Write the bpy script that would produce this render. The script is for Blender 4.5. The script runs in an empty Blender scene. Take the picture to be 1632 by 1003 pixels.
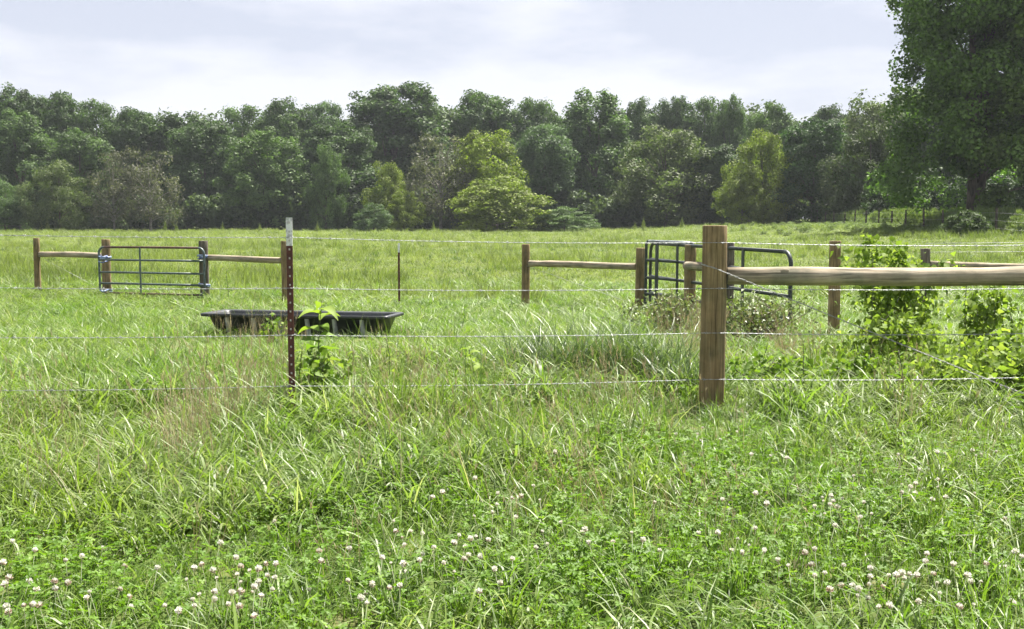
import bpy, math, random
import numpy as np
from mathutils import Vector

# ------------------------------------------------------------------ camera, sky, sun, exposure
scene = bpy.context.scene
EYE = 1.27                      # eye height, metres
FPX = 1727.0                    # focal length in photo pixels (1632 wide)
PITCH = math.atan2(501.5 - 352.0, FPX)
cam_d = bpy.data.cameras.new("camera")
cam_d.sensor_width = 36.0
cam_d.lens = 36.0 * FPX / 1632.0
cam_d.clip_start = 0.05
cam_d.clip_end = 3000.0
cam = bpy.data.objects.new("camera", cam_d)
cam.location = (0, 0, EYE)
cam.rotation_euler = (math.pi / 2 - PITCH, 0, 0)
scene.collection.objects.link(cam)
scene.camera = cam

SUN_EL = math.radians(61)
SUN_AZ = math.radians(38)       # clockwise from +Y (away from the camera), towards +X
world = bpy.data.worlds.new("World")
scene.world = world
world.use_nodes = True
wn, wl = world.node_tree.nodes, world.node_tree.links
wn.clear()
w_out = wn.new("ShaderNodeOutputWorld")
w_bg = wn.new("ShaderNodeBackground")
w_sky = wn.new("ShaderNodeTexSky")
w_sky.sky_type = 'NISHITA'
w_sky.sun_disc = False
w_sky.sun_elevation = SUN_EL
w_sky.sun_rotation = SUN_AZ
w_sky.air_density = 1.0
w_sky.dust_density = 2.0
w_bg.inputs[1].default_value = 0.10
w_tc = wn.new("ShaderNodeTexCoord")
w_map = wn.new("ShaderNodeMapping")
w_map.inputs["Scale"].default_value = (2.6, 2.6, 9.0)
w_map.inputs["Location"].default_value = (3.1, 0.4, 0.35)
w_noise = wn.new("ShaderNodeTexNoise")
w_noise.inputs["Scale"].default_value = 1.3
w_noise.inputs["Detail"].default_value = 7.0
w_noise.inputs["Roughness"].default_value = 0.52
w_ramp = wn.new("ShaderNodeValToRGB")
w_ramp.color_ramp.elements[0].position = 0.43
w_ramp.color_ramp.elements[0].color = (1.80, 1.88, 2.20, 1)
w_ramp.color_ramp.elements[1].position = 0.57
w_ramp.color_ramp.elements[1].color = (2.44, 2.44, 2.64, 1)
w_mix = wn.new("ShaderNodeMix")
w_mix.data_type = 'RGBA'
w_mix.inputs[0].default_value = 0.93
wl.new(w_tc.outputs["Generated"], w_map.inputs[0])
wl.new(w_map.outputs[0], w_noise.inputs["Vector"])
wl.new(w_noise.outputs["Fac"], w_ramp.inputs[0])
wl.new(w_sky.outputs[0], w_mix.inputs[6])
wl.new(w_ramp.outputs[0], w_mix.inputs[7])
wl.new(w_mix.outputs[2], w_bg.inputs[0])
wl.new(w_bg.outputs[0], w_out.inputs[0])

sun_d = bpy.data.lights.new("sun", 'SUN')
sun_d.energy = 5.0
sun_d.angle = math.radians(0.6)
sun_d.color = (1.0, 0.95, 0.86)
sun = bpy.data.objects.new("sun", sun_d)
scene.collection.objects.link(sun)
sdir = Vector((math.sin(SUN_AZ) * math.cos(SUN_EL), math.cos(SUN_AZ) * math.cos(SUN_EL), math.sin(SUN_EL)))
sun.rotation_euler = sdir.to_track_quat('Z', 'Y').to_euler()
sun.location = (20, 30, 40)

scene.view_settings.view_transform = 'Standard'
scene.view_settings.look = 'None'
scene.view_settings.exposure = 1.84
scene.view_settings.gamma = 1.0
scene.view_settings.use_curve_mapping = False
scene.render.engine = 'CYCLES'
scene.cycles.max_bounces = 6
scene.cycles.volume_bounces = 0
scene.cycles.diffuse_bounces = 3
scene.cycles.use_adaptive_sampling = True
scene.cycles.adaptive_threshold = 0.025
scene.cycles.transmission_bounces = 4
scene.cycles.use_denoising = True

# ------------------------------------------------------------------ helpers
COL = scene.collection
RNG = np.random.default_rng(7)
random.seed(7)
cP, sP = math.cos(PITCH), math.sin(PITCH)


def at(px, py, d):
    """world point seen at photo pixel (px, py) at distance d along +Y"""
    u = (px - 816.0) / FPX
    v = (501.5 - py) / FPX
    dx, dy, dz = u, cP + v * sP, -sP + v * cP
    k = d / dy
    return np.array((dx * k, d, EYE + dz * k))


def ss(a, b, x):
    t = np.clip((np.asarray(x, float) - a) / (b - a), 0, 1)
    return t * t * (3 - 2 * t)


def gz(x, y):
    """height of the pasture"""
    x = np.asarray(x, float)
    y = np.asarray(y, float)
    z = -0.23 * ss(7.6, 17, y) + 0.30 * ss(25, 125, y) + 0.65 * ss(6, 26, x) * ss(30, 60, y)
    z = z + 0.9 * ss(24, 60, x) * ss(50, 90, y)
    z = z + 0.018 * np.sin(x * 1.9 + 0.6 * y) * np.sin(y * 1.3 - 0.4 * x) + 0.05 * np.sin(x * 0.21 + 1) * np.sin(y * 0.17)
    return z


def ground_hit(px, py, hgt=0.0):
    d = 3.0
    for _ in range(40):
        p = at(px, py, d)
        z = float(gz(p[0], d)) + hgt
        target = EYE - z
        drop = EYE - p[2]
        d = d * target / max(drop, 1e-4)
        d = min(max(d, 1.0), 140.0)
    p = at(px, py, d)
    return p[0], d


def quads_mesh(name, V, Q, mat=None, tint=None, smooth=False):
    V = np.asarray(V, np.float32).reshape(-1, 3)
    Q = np.asarray(Q, np.int32)
    k = Q.shape[1]
    me = bpy.data.meshes.new(name)
    me.vertices.add(len(V))
    me.vertices.foreach_set("co", V.ravel())
    me.loops.add(Q.size)
    me.loops.foreach_set("vertex_index", Q.ravel())
    me.polygons.add(len(Q))
    me.polygons.foreach_set("loop_start", np.arange(0, Q.size, k, dtype=np.int32))
    me.polygons.foreach_set("loop_total", np.full(len(Q), k, np.int32))
    if smooth:
        me.polygons.foreach_set("use_smooth", np.ones(len(Q), bool))
    if tint is not None:
        a = me.attributes.new("tint", 'FLOAT', 'POINT')
        a.data.foreach_set("value", np.asarray(tint, np.float32))
    me.update(calc_edges=True)
    me.validate()
    if mat:
        me.materials.append(mat)
    return me


class MB:
    """collects quads and triangles into one mesh"""
    def __init__(self):
        self.v, self.f, self.n = [], [], 0

    def add(self, V, F):
        V = np.asarray(V, float).reshape(-1, 3)
        self.v.append(V)
        self.f += [tuple(int(i) + self.n for i in f) for f in F]
        self.n += len(V)
        return self

    def box(self, c, s, rz=0.0):
        c = np.asarray(c, float)
        h = np.asarray(s, float) / 2
        P = np.array([[i, j, k] for i in (-1, 1) for j in (-1, 1) for k in (-1, 1)]) * h
        if rz:
            ca, sa = math.cos(rz), math.sin(rz)
            P = np.c_[P[:, 0] * ca - P[:, 1] * sa, P[:, 0] * sa + P[:, 1] * ca, P[:, 2]]
        return self.add(P + c, [(0, 1, 3, 2), (4, 6, 7, 5), (0, 4, 5, 1), (2, 3, 7, 6), (0, 2, 6, 4), (1, 5, 7, 3)])

    def tube(self, P, r, n=8, caps=True, jit=0.0, rng=None):
        P = np.asarray(P, float)
        m = len(P)
        r = np.broadcast_to(np.asarray(r, float), (m,))
        T = np.gradient(P, axis=0)
        T /= np.linalg.norm(T, axis=1)[:, None] + 1e-12
        ref = np.array((0, 0, 1.0)) if abs(T[0][2]) < 0.9 else np.array((1.0, 0, 0))
        u = np.cross(ref, T[0]); u /= np.linalg.norm(u)
        rings = []
        ang = np.arange(n) * 2 * math.pi / n
        prof = np.ones(n)
        if jit and rng is not None:
            prof = 1 + rng.uniform(-jit, jit, n)
        for i in range(m):
            u = u - T[i] * np.dot(u, T[i]); u /= np.linalg.norm(u)
            w = np.cross(T[i], u)
            rings.append(P[i] + r[i] * prof[:, None] * (np.cos(ang)[:, None] * u + np.sin(ang)[:, None] * w))
        V = np.concatenate(rings)
        F = []
        for i in range(m - 1):
            for j in range(n):
                a, b = i * n + j, i * n + (j + 1) % n
                F.append((a, b, b + n, a + n))
        if caps:
            F.append(tuple(range(n - 1, -1, -1)))
            F.append(tuple(range((m - 1) * n, m * n)))
        return self.add(V, F)

    def mesh(self, name, mat, smooth=True):
        me = bpy.data.meshes.new(name)
        me.from_pydata(np.concatenate(self.v).tolist(), [], self.f)
        if smooth:
            me.polygons.foreach_set("use_smooth", np.array([len(p.vertices) <= 4 for p in me.polygons], bool))
        me.update()
        me.materials.append(mat)
        return me


def ob(name, data, parent=None, loc=None):
    o = bpy.data.objects.new(name, data)
    COL.objects.link(o)
    if parent is not None:
        o.parent = parent
    if loc is not None:
        o.location = [float(c) for c in loc]
    return o


def tag(o, label=None, cat=None, group=None, kind=None):
    if label: o["label"] = label
    if cat: o["category"] = cat
    if group: o["group"] = group
    if kind: o["kind"] = kind
    return o


def thing(name, label, cat, loc=(0, 0, 0), rz=0.0, group=None):
    o = ob(name, None, None, loc)
    o.empty_display_size = 0.1
    o.rotation_euler = (0, 0, rz)
    return tag(o, label, cat, group)


# ------------------------------------------------------------------ materials
def new_mat(name):
    m = bpy.data.materials.new(name)
    m.use_nodes = True
    m.node_tree.nodes.clear()
    return m, m.node_tree.nodes, m.node_tree.links


def ramp(nodes, stops):
    r = nodes.new("ShaderNodeValToRGB")
    e = r.color_ramp.elements
    while len(e) > 1:
        e.remove(e[-1])
    e[0].position, e[0].color = stops[0][0], (*stops[0][1], 1)
    for p, c in stops[1:]:
        x = e.new(p)
        x.color = (*c, 1)
    return r


def leaf_mat(name, stops, transl=0.35, rough=0.5, use_obj=False, patch=None, spec=0.4, tcol=(1.15, 1.2, 0.55), patch_scale=0.35):
    """foliage: colour from the per-leaf 'tint', optionally times the object's own colour or blended by world-space patches"""
    m, n, l = new_mat(name)
    out = n.new("ShaderNodeOutputMaterial")
    a = n.new("ShaderNodeAttribute"); a.attribute_name = "tint"
    r = ramp(n, stops)
    l.new(a.outputs["Fac"], r.inputs[0])
    col = r.outputs[0]
    if patch:
        r2 = ramp(n, patch)
        l.new(a.outputs["Fac"], r2.inputs[0])
        g = n.new("ShaderNodeNewGeometry")
        nz = n.new("ShaderNodeTexNoise"); nz.inputs["Scale"].default_value = patch_scale
        nz.inputs["Detail"].default_value = 4
        l.new(g.outputs["Position"], nz.inputs["Vector"])
        rr = ramp(n, [(0.40, (0, 0, 0)), (0.60, (1, 1, 1))])
        l.new(nz.outputs["Fac"], rr.inputs[0])
        mx = n.new("ShaderNodeMix"); mx.data_type = 'RGBA'
        l.new(rr.outputs[0], mx.inputs[0]); l.new(col, mx.inputs[6]); l.new(r2.outputs[0], mx.inputs[7])
        col = mx.outputs[2]
    if use_obj:
        oi = n.new("ShaderNodeObjectInfo")
        mx = n.new("ShaderNodeMix"); mx.data_type = 'RGBA'; mx.blend_type = 'MULTIPLY'
        mx.inputs[0].default_value = 1
        l.new(col, mx.inputs[6]); l.new(oi.outputs["Color"], mx.inputs[7])
        col = mx.outputs[2]
    p = n.new("ShaderNodeBsdfPrincipled")
    p.inputs["Roughness"].default_value = rough
    p.inputs["Specular IOR Level"].default_value = spec
    l.new(col, p.inputs["Base Color"])
    tm = n.new("ShaderNodeMix"); tm.data_type = 'RGBA'; tm.blend_type = 'MULTIPLY'; tm.inputs[0].default_value = 1
    tm.inputs[7].default_value = (*tcol, 1)
    l.new(col, tm.inputs[6])
    t = n.new("ShaderNodeBsdfTranslucent")
    l.new(tm.outputs[2], t.inputs[0])
    mix = n.new("ShaderNodeMixShader"); mix.inputs[0].default_value = transl
    l.new(p.outputs[0], mix.inputs[1]); l.new(t.outputs[0], mix.inputs[2])
    l.new(mix.outputs[0], out.inputs[0])
    return m


def plain_mat(name, col, rough=0.6, metal=0.0, col2=None, nscale=20.0, bump=0.0, stretch=None, lo=0.4, hi=0.6, detail=5):
    m, n, l = new_mat(name)
    out = n.new("ShaderNodeOutputMaterial")
    p = n.new("ShaderNodeBsdfPrincipled")
    p.inputs["Roughness"].default_value = rough
    p.inputs["Metallic"].default_value = metal
    l.new(p.outputs[0], out.inputs[0])
    tc = n.new("ShaderNodeTexCoord")
    mp = n.new("ShaderNodeMapping")
    if stretch: mp.inputs["Scale"].default_value = stretch
    l.new(tc.outputs["Object"], mp.inputs[0])
    nz = n.new("ShaderNodeTexNoise"); nz.inputs["Scale"].default_value = nscale; nz.inputs["Detail"].default_value = detail
    l.new(mp.outputs[0], nz.inputs["Vector"])
    if col2:
        r = ramp(n, [(lo, col), (hi, col2)])
        l.new(nz.outputs["Fac"], r.inputs[0]); l.new(r.outputs[0], p.inputs["Base Color"])
    else:
        p.inputs["Base Color"].default_value = (*col, 1)
    if bump:
        b = n.new("ShaderNodeBump"); b.inputs["Strength"].default_value = bump; b.inputs["Distance"].default_value = 0.01
        l.new(nz.outputs["Fac"], b.inputs["Height"]); l.new(b.outputs[0], p.inputs["Normal"])
    return m


def wood_mat(name, dark, mid, light, axis='Z', scale=1.0):
    m, n, l = new_mat(name)
    out = n.new("ShaderNodeOutputMaterial")
    p = n.new("ShaderNodeBsdfPrincipled"); p.inputs["Roughness"].default_value = 0.85
    p.inputs["Specular IOR Level"].default_value = 0.2
    l.new(p.outputs[0], out.inputs[0])
    tc = n.new("ShaderNodeTexCoord")
    oi = n.new("ShaderNodeObjectInfo")
    add = n.new("ShaderNodeVectorMath"); add.operation = 'ADD'
    l.new(tc.outputs["Object"], add.inputs[0])
    sc = n.new("ShaderNodeMath"); sc.operation = 'MULTIPLY'; sc.inputs[1].default_value = 13.0
    l.new(oi.outputs["Random"], sc.inputs[0]); l.new(sc.outputs[0], add.inputs[1])

    def noise(stretch, s, det):
        mp = n.new("ShaderNodeMapping"); mp.inputs["Scale"].default_value = stretch
        l.new(add.outputs[0], mp.inputs[0])
        z = n.new("ShaderNodeTexNoise"); z.inputs["Scale"].default_value = s; z.inputs["Detail"].default_value = det
        z.inputs["Roughness"].default_value = 0.65
        l.new(mp.outputs[0], z.inputs["Vector"])
        return z
    st = {'Z': (1, 1, 0.045), 'X': (0.045, 1, 1)}[axis]
    st2 = {'Z': (1, 1, 0.16), 'X': (0.16, 1, 1)}[axis]
    grain = noise(st, 60 * scale, 6)
    streak = noise(st2, 9 * scale, 4)
    blot = noise((1, 1, 1), 4.5 * scale, 5)
    r = ramp(n, [(0.28, dark), (0.5, mid), (0.72, light)])
    ad = n.new("ShaderNodeMath"); ad.operation = 'MULTIPLY_ADD'; ad.inputs[1].default_value = 0.55
    l.new(grain.outputs["Fac"], ad.inputs[0])
    m2 = n.new("ShaderNodeMath"); m2.operation = 'MULTIPLY'; m2.inputs[1].default_value = 0.45
    l.new(streak.outputs["Fac"], m2.inputs[0]); l.new(m2.outputs[0], ad.inputs[2])
    l.new(ad.outputs[0], r.inputs[0])
    mx = n.new("ShaderNodeMix"); mx.data_type = 'RGBA'; mx.blend_type = 'MULTIPLY'
    mx.inputs[0].default_value = 1.0
    rb = ramp(n, [(0.35, (0.62, 0.66, 0.62)), (0.62, (1.12, 1.06, 1.0))])
    l.new(blot.outputs["Fac"], rb.inputs[0])
    l.new(r.outputs[0], mx.inputs[6]); l.new(rb.outputs[0], mx.inputs[7])
    # drying cracks: thin dark lines along the grain
    crack = noise({'Z': (1, 1, 0.03), 'X': (0.03, 1, 1)}[axis], 17 * scale, 3)
    rc = ramp(n, [(0.475, (1, 1, 1)), (0.5, (0.28, 0.27, 0.26)), (0.525, (1, 1, 1))])
    l.new(crack.outputs["Fac"], rc.inputs[0])
    mc = n.new("ShaderNodeMix"); mc.data_type = 'RGBA'; mc.blend_type = 'MULTIPLY'; mc.inputs[0].default_value = 0.75
    l.new(mx.outputs[2], mc.inputs[6]); l.new(rc.outputs[0], mc.inputs[7])
    l.new(mc.outputs[2], p.inputs["Base Color"])
    b = n.new("ShaderNodeBump"); b.inputs["Strength"].default_value = 0.7; b.inputs["Distance"].default_value = 0.006
    l.new(grain.outputs["Fac"], b.inputs["Height"]); l.new(b.outputs[0], p.inputs["Normal"])
    return m


M = {}
M['post'] = wood_mat('treated_pine_post', (0.068, 0.049, 0.026), (0.24, 0.182, 0.100), (0.43, 0.35, 0.22), 'Z')
M['post_grey'] = wood_mat('weathered_grey_post', (0.05, 0.045, 0.04), (0.13, 0.115, 0.095), (0.24, 0.22, 0.19), 'Z')
M['post_far'] = plain_mat('dark_old_post', (0.035, 0.028, 0.02), 0.9, 0, (0.09, 0.075, 0.055), 8)
M['rail'] = wood_mat('weathered_rail', (0.10, 0.080, 0.055), (0.33, 0.285, 0.215), (0.55, 0.50, 0.41), 'X', 0.8)
M['wire'] = plain_mat('galvanised_wire', (0.27, 0.28, 0.29), 0.55, 0.7, (0.48, 0.49, 0.50), 60)
M['old_wire'] = plain_mat('dull_wire', (0.25, 0.25, 0.25), 0.5, 0.6, (0.42, 0.42, 0.42), 60)
M['t_red'] = plain_mat('oxblood_paint', (0.055, 0.014, 0.011), 0.55, 0, (0.095, 0.024, 0.017), 30, 0.1)
M['t_white'] = plain_mat('worn_white_paint', (0.42, 0.42, 0.42), 0.6, 0, (0.72, 0.73, 0.73), 45, 0.1, lo=0.38, hi=0.5)
M['stud'] = plain_mat('bare_stud', (0.48, 0.45, 0.42), 0.6, 0.1)
M['gate_grey'] = plain_mat('grey_green_gate_paint', (0.05, 0.075, 0.075), 0.42, 0.1, (0.10, 0.13, 0.125), 25)
M['gate_rust'] = plain_mat('rusted_gate_paint', (0.055, 0.026, 0.02), 0.7, 0.0, (0.11, 0.055, 0.04), 18)
M['gate_dark'] = plain_mat('dark_green_gate_paint', (0.020, 0.028, 0.026), 0.5, 0.0, (0.036, 0.046, 0.043), 14)
M['gate_light'] = plain_mat('pale_gate_tube', (0.20, 0.23, 0.23), 0.35, 0.4, (0.42, 0.44, 0.45), 14)  # paler, partly metallic tube for the small gate's top bar
M['blue'] = plain_mat('blue_strap', (0.05, 0.10, 0.30), 0.4, 0, (0.45, 0.52, 0.68), 40, lo=0.45, hi=0.58)  # blue strap, its white highlight put into the colour as pale blotches
M['trough'] = plain_mat('black_poly', (0.018, 0.021, 0.022), 0.42, 0, (0.035, 0.038, 0.04), 5, 0.04)
M['trough_rib'] = plain_mat('lit_rib_poly', (0.24, 0.25, 0.27), 0.4, 0, (0.36, 0.37, 0.38), 14)  # same black plastic, ribs coloured pale to look lit
M['bark'] = plain_mat('bark', (0.045, 0.034, 0.026), 0.95, 0, (0.12, 0.095, 0.075), 6, 0.6, (1, 1, 0.25))
M['branch_grey'] = plain_mat('grey_branch', (0.16, 0.145, 0.13), 0.9, 0, (0.26, 0.24, 0.22), 6)
M['stem'] = plain_mat('green_stem', (0.05, 0.085, 0.02), 0.6, 0, (0.10, 0.10, 0.04), 10)
M['stem_brown'] = plain_mat('brown_stem', (0.07, 0.05, 0.035), 0.8, 0, (0.16, 0.12, 0.08), 10)
G_A = [(0.0, (0.054, 0.102, 0.015)), (0.45, (0.108, 0.192, 0.022)), (0.80, (0.162, 0.250, 0.046)), (0.93, (0.25, 0.29, 0.13)), (1.0, (0.40, 0.37, 0.24))]
G_B = [(0.0, (0.066, 0.105, 0.020)), (0.45, (0.136, 0.206, 0.027)), (0.78, (0.192, 0.260, 0.056)), (0.92, (0.29, 0.32, 0.16)), (1.0, (0.44, 0.41, 0.28))]
M['grass'] = leaf_mat('pasture_grass', G_A, 0.48, 0.48, patch=G_B, spec=0.5, tcol=(1.08, 1.2, 0.6), patch_scale=0.6)
M['field'] = leaf_mat('field_grass', [(0.0, (0.115, 0.155, 0.038)), (0.5, (0.185, 0.228, 0.066)), (1.0, (0.29, 0.31, 0.14))], 0.48, 0.55,
                      patch=[(0.0, (0.085, 0.125, 0.030)), (0.5, (0.148, 0.196, 0.054)), (1.0, (0.24, 0.27, 0.11))], patch_scale=0.14, spec=0.25, tcol=(1.08, 1.2, 0.6))
M['sedge'] = leaf_mat('coarse_blue_green_grass', [(0.0, (0.036, 0.072, 0.016)), (0.6, (0.08, 0.135, 0.036)), (1.0, (0.18, 0.23, 0.10))], 0.4, 0.38, spec=0.5)
M['dry'] = leaf_mat('dry_stalks', [(0.0, (0.20, 0.165, 0.10)), (0.5, (0.34, 0.29, 0.17)), (1.0, (0.52, 0.46, 0.30))], 0.2, 0.7, tcol=(1, 0.9, 0.7))
M['clover'] = leaf_mat('clover_leaves', [(0.0, (0.068, 0.138, 0.012)), (0.6, (0.118, 0.225, 0.020)), (1.0, (0.18, 0.28, 0.045))], 0.45, 0.55, spec=0.3)
M['petal'] = leaf_mat('clover_petals', [(0.0, (0.30, 0.20, 0.12)), (0.35, (0.50, 0.40, 0.33)), (0.6, (0.72, 0.69, 0.62)), (1.0, (0.84, 0.82, 0.77))], 0.25, 0.7, tcol=(1, 1, 0.95))
M['tree'] = leaf_mat('tree_leaves', [(0.0, (0.55, 0.55, 0.55)), (0.5, (1.0, 1.0, 1.0)), (1.0, (1.55, 1.5, 1.45))], 0.36, 0.6, use_obj=True, spec=0.2, tcol=(0.92, 1.15, 0.5))
M['weed'] = leaf_mat('weed_leaves', [(0.0, (0.055, 0.11, 0.014)), (0.5, (0.12, 0.21, 0.026)), (1.0, (0.22, 0.30, 0.05))], 0.45, 0.6, spec=0.2)
M['vine'] = leaf_mat('vine_leaves', [(0.0, (0.085, 0.145, 0.022)), (0.5, (0.17, 0.255, 0.045)), (1.0, (0.29, 0.37, 0.09))], 0.5, 0.6, spec=0.2)
M['bramble'] = leaf_mat('bramble_leaves', [(0.0, (0.06, 0.095, 0.025)), (0.5, (0.125, 0.17, 0.052)), (1.0, (0.23, 0.27, 0.12))], 0.3, 0.5)
M['bank'] = leaf_mat('bank_weed_leaves', [(0.0, (0.075, 0.125, 0.04)), (0.5, (0.135, 0.195, 0.065)), (1.0, (0.22, 0.27, 0.11))], 0.4, 0.6, spec=0.2)
M['umbel'] = leaf_mat('white_umbels', [(0, (0.6, 0.6, 0.55)), (1, (0.82, 0.82, 0.78))], 0.3, 0.8, tcol=(1, 1, 1))

# ground material
m, n, l = new_mat('pasture_soil')
out = n.new("ShaderNodeOutputMaterial")
p = n.new("ShaderNodeBsdfPrincipled"); p.inputs["Roughness"].default_value = 0.95; p.inputs["Specular IOR Level"].default_value = 0.1
g = n.new("ShaderNodeNewGeometry")
nz = n.new("ShaderNodeTexNoise"); nz.inputs["Scale"].default_value = 3.0; nz.inputs["Detail"].default_value = 8
l.new(g.outputs["Position"], nz.inputs["Vector"])
r = ramp(n, [(0.35, (0.045, 0.060, 0.018)), (0.52, (0.075, 0.105, 0.026)), (0.68, (0.12, 0.115, 0.05))])
l.new(nz.outputs["Fac"], r.inputs[0]); l.new(r.outputs[0], p.inputs["Base Color"]); l.new(p.outputs[0], out.inputs[0])
M['soil'] = m

# ------------------------------------------------------------------ ground
xs = np.concatenate([-np.geomspace(600, 30, 24), np.linspace(-28, 40, 120), np.geomspace(42, 600, 24)])
ys = np.concatenate([np.linspace(-60, 0, 12), np.linspace(0.5, 30, 110), np.linspace(30.8, 150, 110), np.geomspace(153, 900, 20)])
X, Y = np.meshgrid(xs, ys)
Z = gz(X, Y)
nx, ny = len(xs), len(ys)
I = np.arange(nx * ny).reshape(ny, nx)
Q = np.stack([I[:-1, :-1], I[:-1, 1:], I[1:, 1:], I[1:, :-1]], -1).reshape(-1, 4)
ground = ob('ground', quads_mesh('ground', np.stack([X, Y, Z], -1), Q, M['soil'], smooth=True))
tag(ground, 'gently rolling pasture soil under the grass', None, None, 'structure')

# ------------------------------------------------------------------ leaf and blade generators


def unit(v):
    return v / (np.linalg.norm(v, axis=-1, keepdims=True) + 1e-9)


def leaf_quads(C, N, size, rng, aspect=0.6):
    """rhombic leaf faces at centres C facing N"""
    n = len(C)
    t = unit(np.cross(N, rng.normal(size=(n, 3))))
    b = np.cross(unit(N), t)
    s = np.asarray(size)[:, None]
    k = rng.uniform(0.8, 1.2, (n, 1)) * aspect
    V = np.stack([C - t * s * 0.55, C + b * s * k * 0.5 + t * s * 0.05, C + t * s * 0.55, C - b * s * k * 0.5 + t * s * 0.05], 1)
    Q = np.arange(4 * n).reshape(n, 4)
    return V.reshape(-1, 3), Q


def crown_mesh(name, seed, H, R, z0, shape, nlobes, nleaf, leaf, lobe=(0.2, 0.34), inner=0.2, aspect=0.7, flat=0.8, mat=None):
    rng = np.random.default_rng(seed)
    u = rng.beta(1.5, 1.25, nlobes)
    if shape == 'round':
        env = np.sqrt(np.clip(1 - (2 * (0.12 + 0.85 * u) - 1) ** 2, 0.05, 1))
    elif shape == 'dome':
        env = np.sqrt(np.clip(1 - u ** 3.0, 0.03, 1))
    elif shape == 'wall':
        env = np.sqrt(np.clip(1 - np.clip((u - 0.62) / 0.38, 0, 1) ** 2.2, 0.05, 1)) * (0.86 + 0.14 * np.sin(u * 9 + seed))
    elif shape == 'ovate':
        env = np.clip(np.sin(np.pi * (0.16 + 0.70 * u) ** 0.85), 0.12, 1)
    else:
        env = np.clip(1.02 - u, 0.08, 1) ** 0.75
    an = rng.uniform(0, 2 * np.pi, nlobes)
    rad = R * env * np.where(rng.random(nlobes) < inner, rng.uniform(0.1, 0.6, nlobes), rng.uniform(0.62, 0.92, nlobes))
    wob = 1 + 0.16 * np.sin(an * 2 + seed) + 0.1 * np.sin(an * 3 + 2 * seed)
    Hc = H - z0
    rl = R * rng.uniform(*lobe, nlobes) * (0.75 + 0.35 * env)
    c = np.stack([np.cos(an) * rad * wob, np.sin(an) * rad * wob, z0 + u * (Hc - 0.12 * R)], 1)
    w = rl ** 2
    li = rng.choice(nlobes, nleaf, p=w / w.sum())
    d = unit(rng.normal(size=(nleaf, 3)) + np.array((0, 0, 0.25)))
    sq = np.array((1, 1, flat))
    # lumpy lobes: several sub-clumps on each
    sub = unit(rng.normal(size=(nlobes, 9, 3)))
    near = sub[li, rng.integers(0, 9, nleaf)]
    d = unit(d * 0.62 + near * 0.8)
    rr = rl[li] * (0.50 + 0.72 * rng.random(nleaf) ** 0.8)
    pos = c[li] + d * rr[:, None] * sq
    keep = pos[:, 2] > 0.1
    pos, d, li = pos[keep], d[keep], li[keep]
    nn = unit(d * 0.8 + np.array((0, 0, 0.35)) + rng.normal(size=d.shape) * 0.55)
    size = leaf * rng.uniform(0.6, 1.35, len(pos))
    V, Q = leaf_quads(pos, nn, size, rng, aspect)
    tint = np.clip(0.5 + 0.22 * rng.normal(size=nlobes)[li] + 0.19 * rng.normal(size=len(pos)), 0, 1)
    me = quads_mesh(name, V, Q, mat or M['tree'], np.repeat(tint, 4))
    return me, c


def trunk_mesh(name, seed, H, r0, lobes, nlimb, mat, top=0.8, stems=1, spread=0.0, fork=0.25):
    rng = np.random.default_rng(seed)
    mb = MB()
    for s in range(stems):
        ox, oy = (0, 0) if stems == 1 else rng.normal(size=2) * spread
        k = 9
        t = np.linspace(0, 1, k)
        lean = rng.normal(size=2) * 0.02 * H
        bx = ox + lean[0] * t + 0.012 * H * np.sin(t * 5 + s) * t
        by = oy + lean[1] * t + 0.012 * H * np.cos(t * 4 + s) * t
        P = np.stack([bx - bx[0] + ox, by - by[0] + oy, t * H * top - 0.15], 1)
        rad = r0 * (1 - 0.85 * t) * (1 + 0.55 * np.exp(-t * 22))
        mb.tube(P, rad, 10)
        ch = rng.choice(len(lobes), min(nlimb, len(lobes)), replace=False)
        for q in ch:
            e = lobes[q]
            hz = np.clip(e[2] * rng.uniform(0.45, 0.75), fork * H * 0.5, H * top * 0.92)
            i = np.interp(hz, P[:, 2], np.arange(k))
            b = np.array([np.interp(i, np.arange(k), P[:, j]) for j in range(3)])
            tt = np.linspace(0, 1, 6)[:, None]
            mid = (b + e) / 2 + np.array((0, 0, 0.06 * H)) + rng.normal(size=3) * 0.02 * H
            L = (1 - tt) ** 2 * b + 2 * tt * (1 - tt) * mid + tt ** 2 * e
            rb = np.interp(hz, P[:, 2], rad) * 0.5
            mb.tube(L, rb * (1 - 0.85 * tt[:, 0]) + 0.012, 6)
    return mb.mesh(name, mat)


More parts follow.
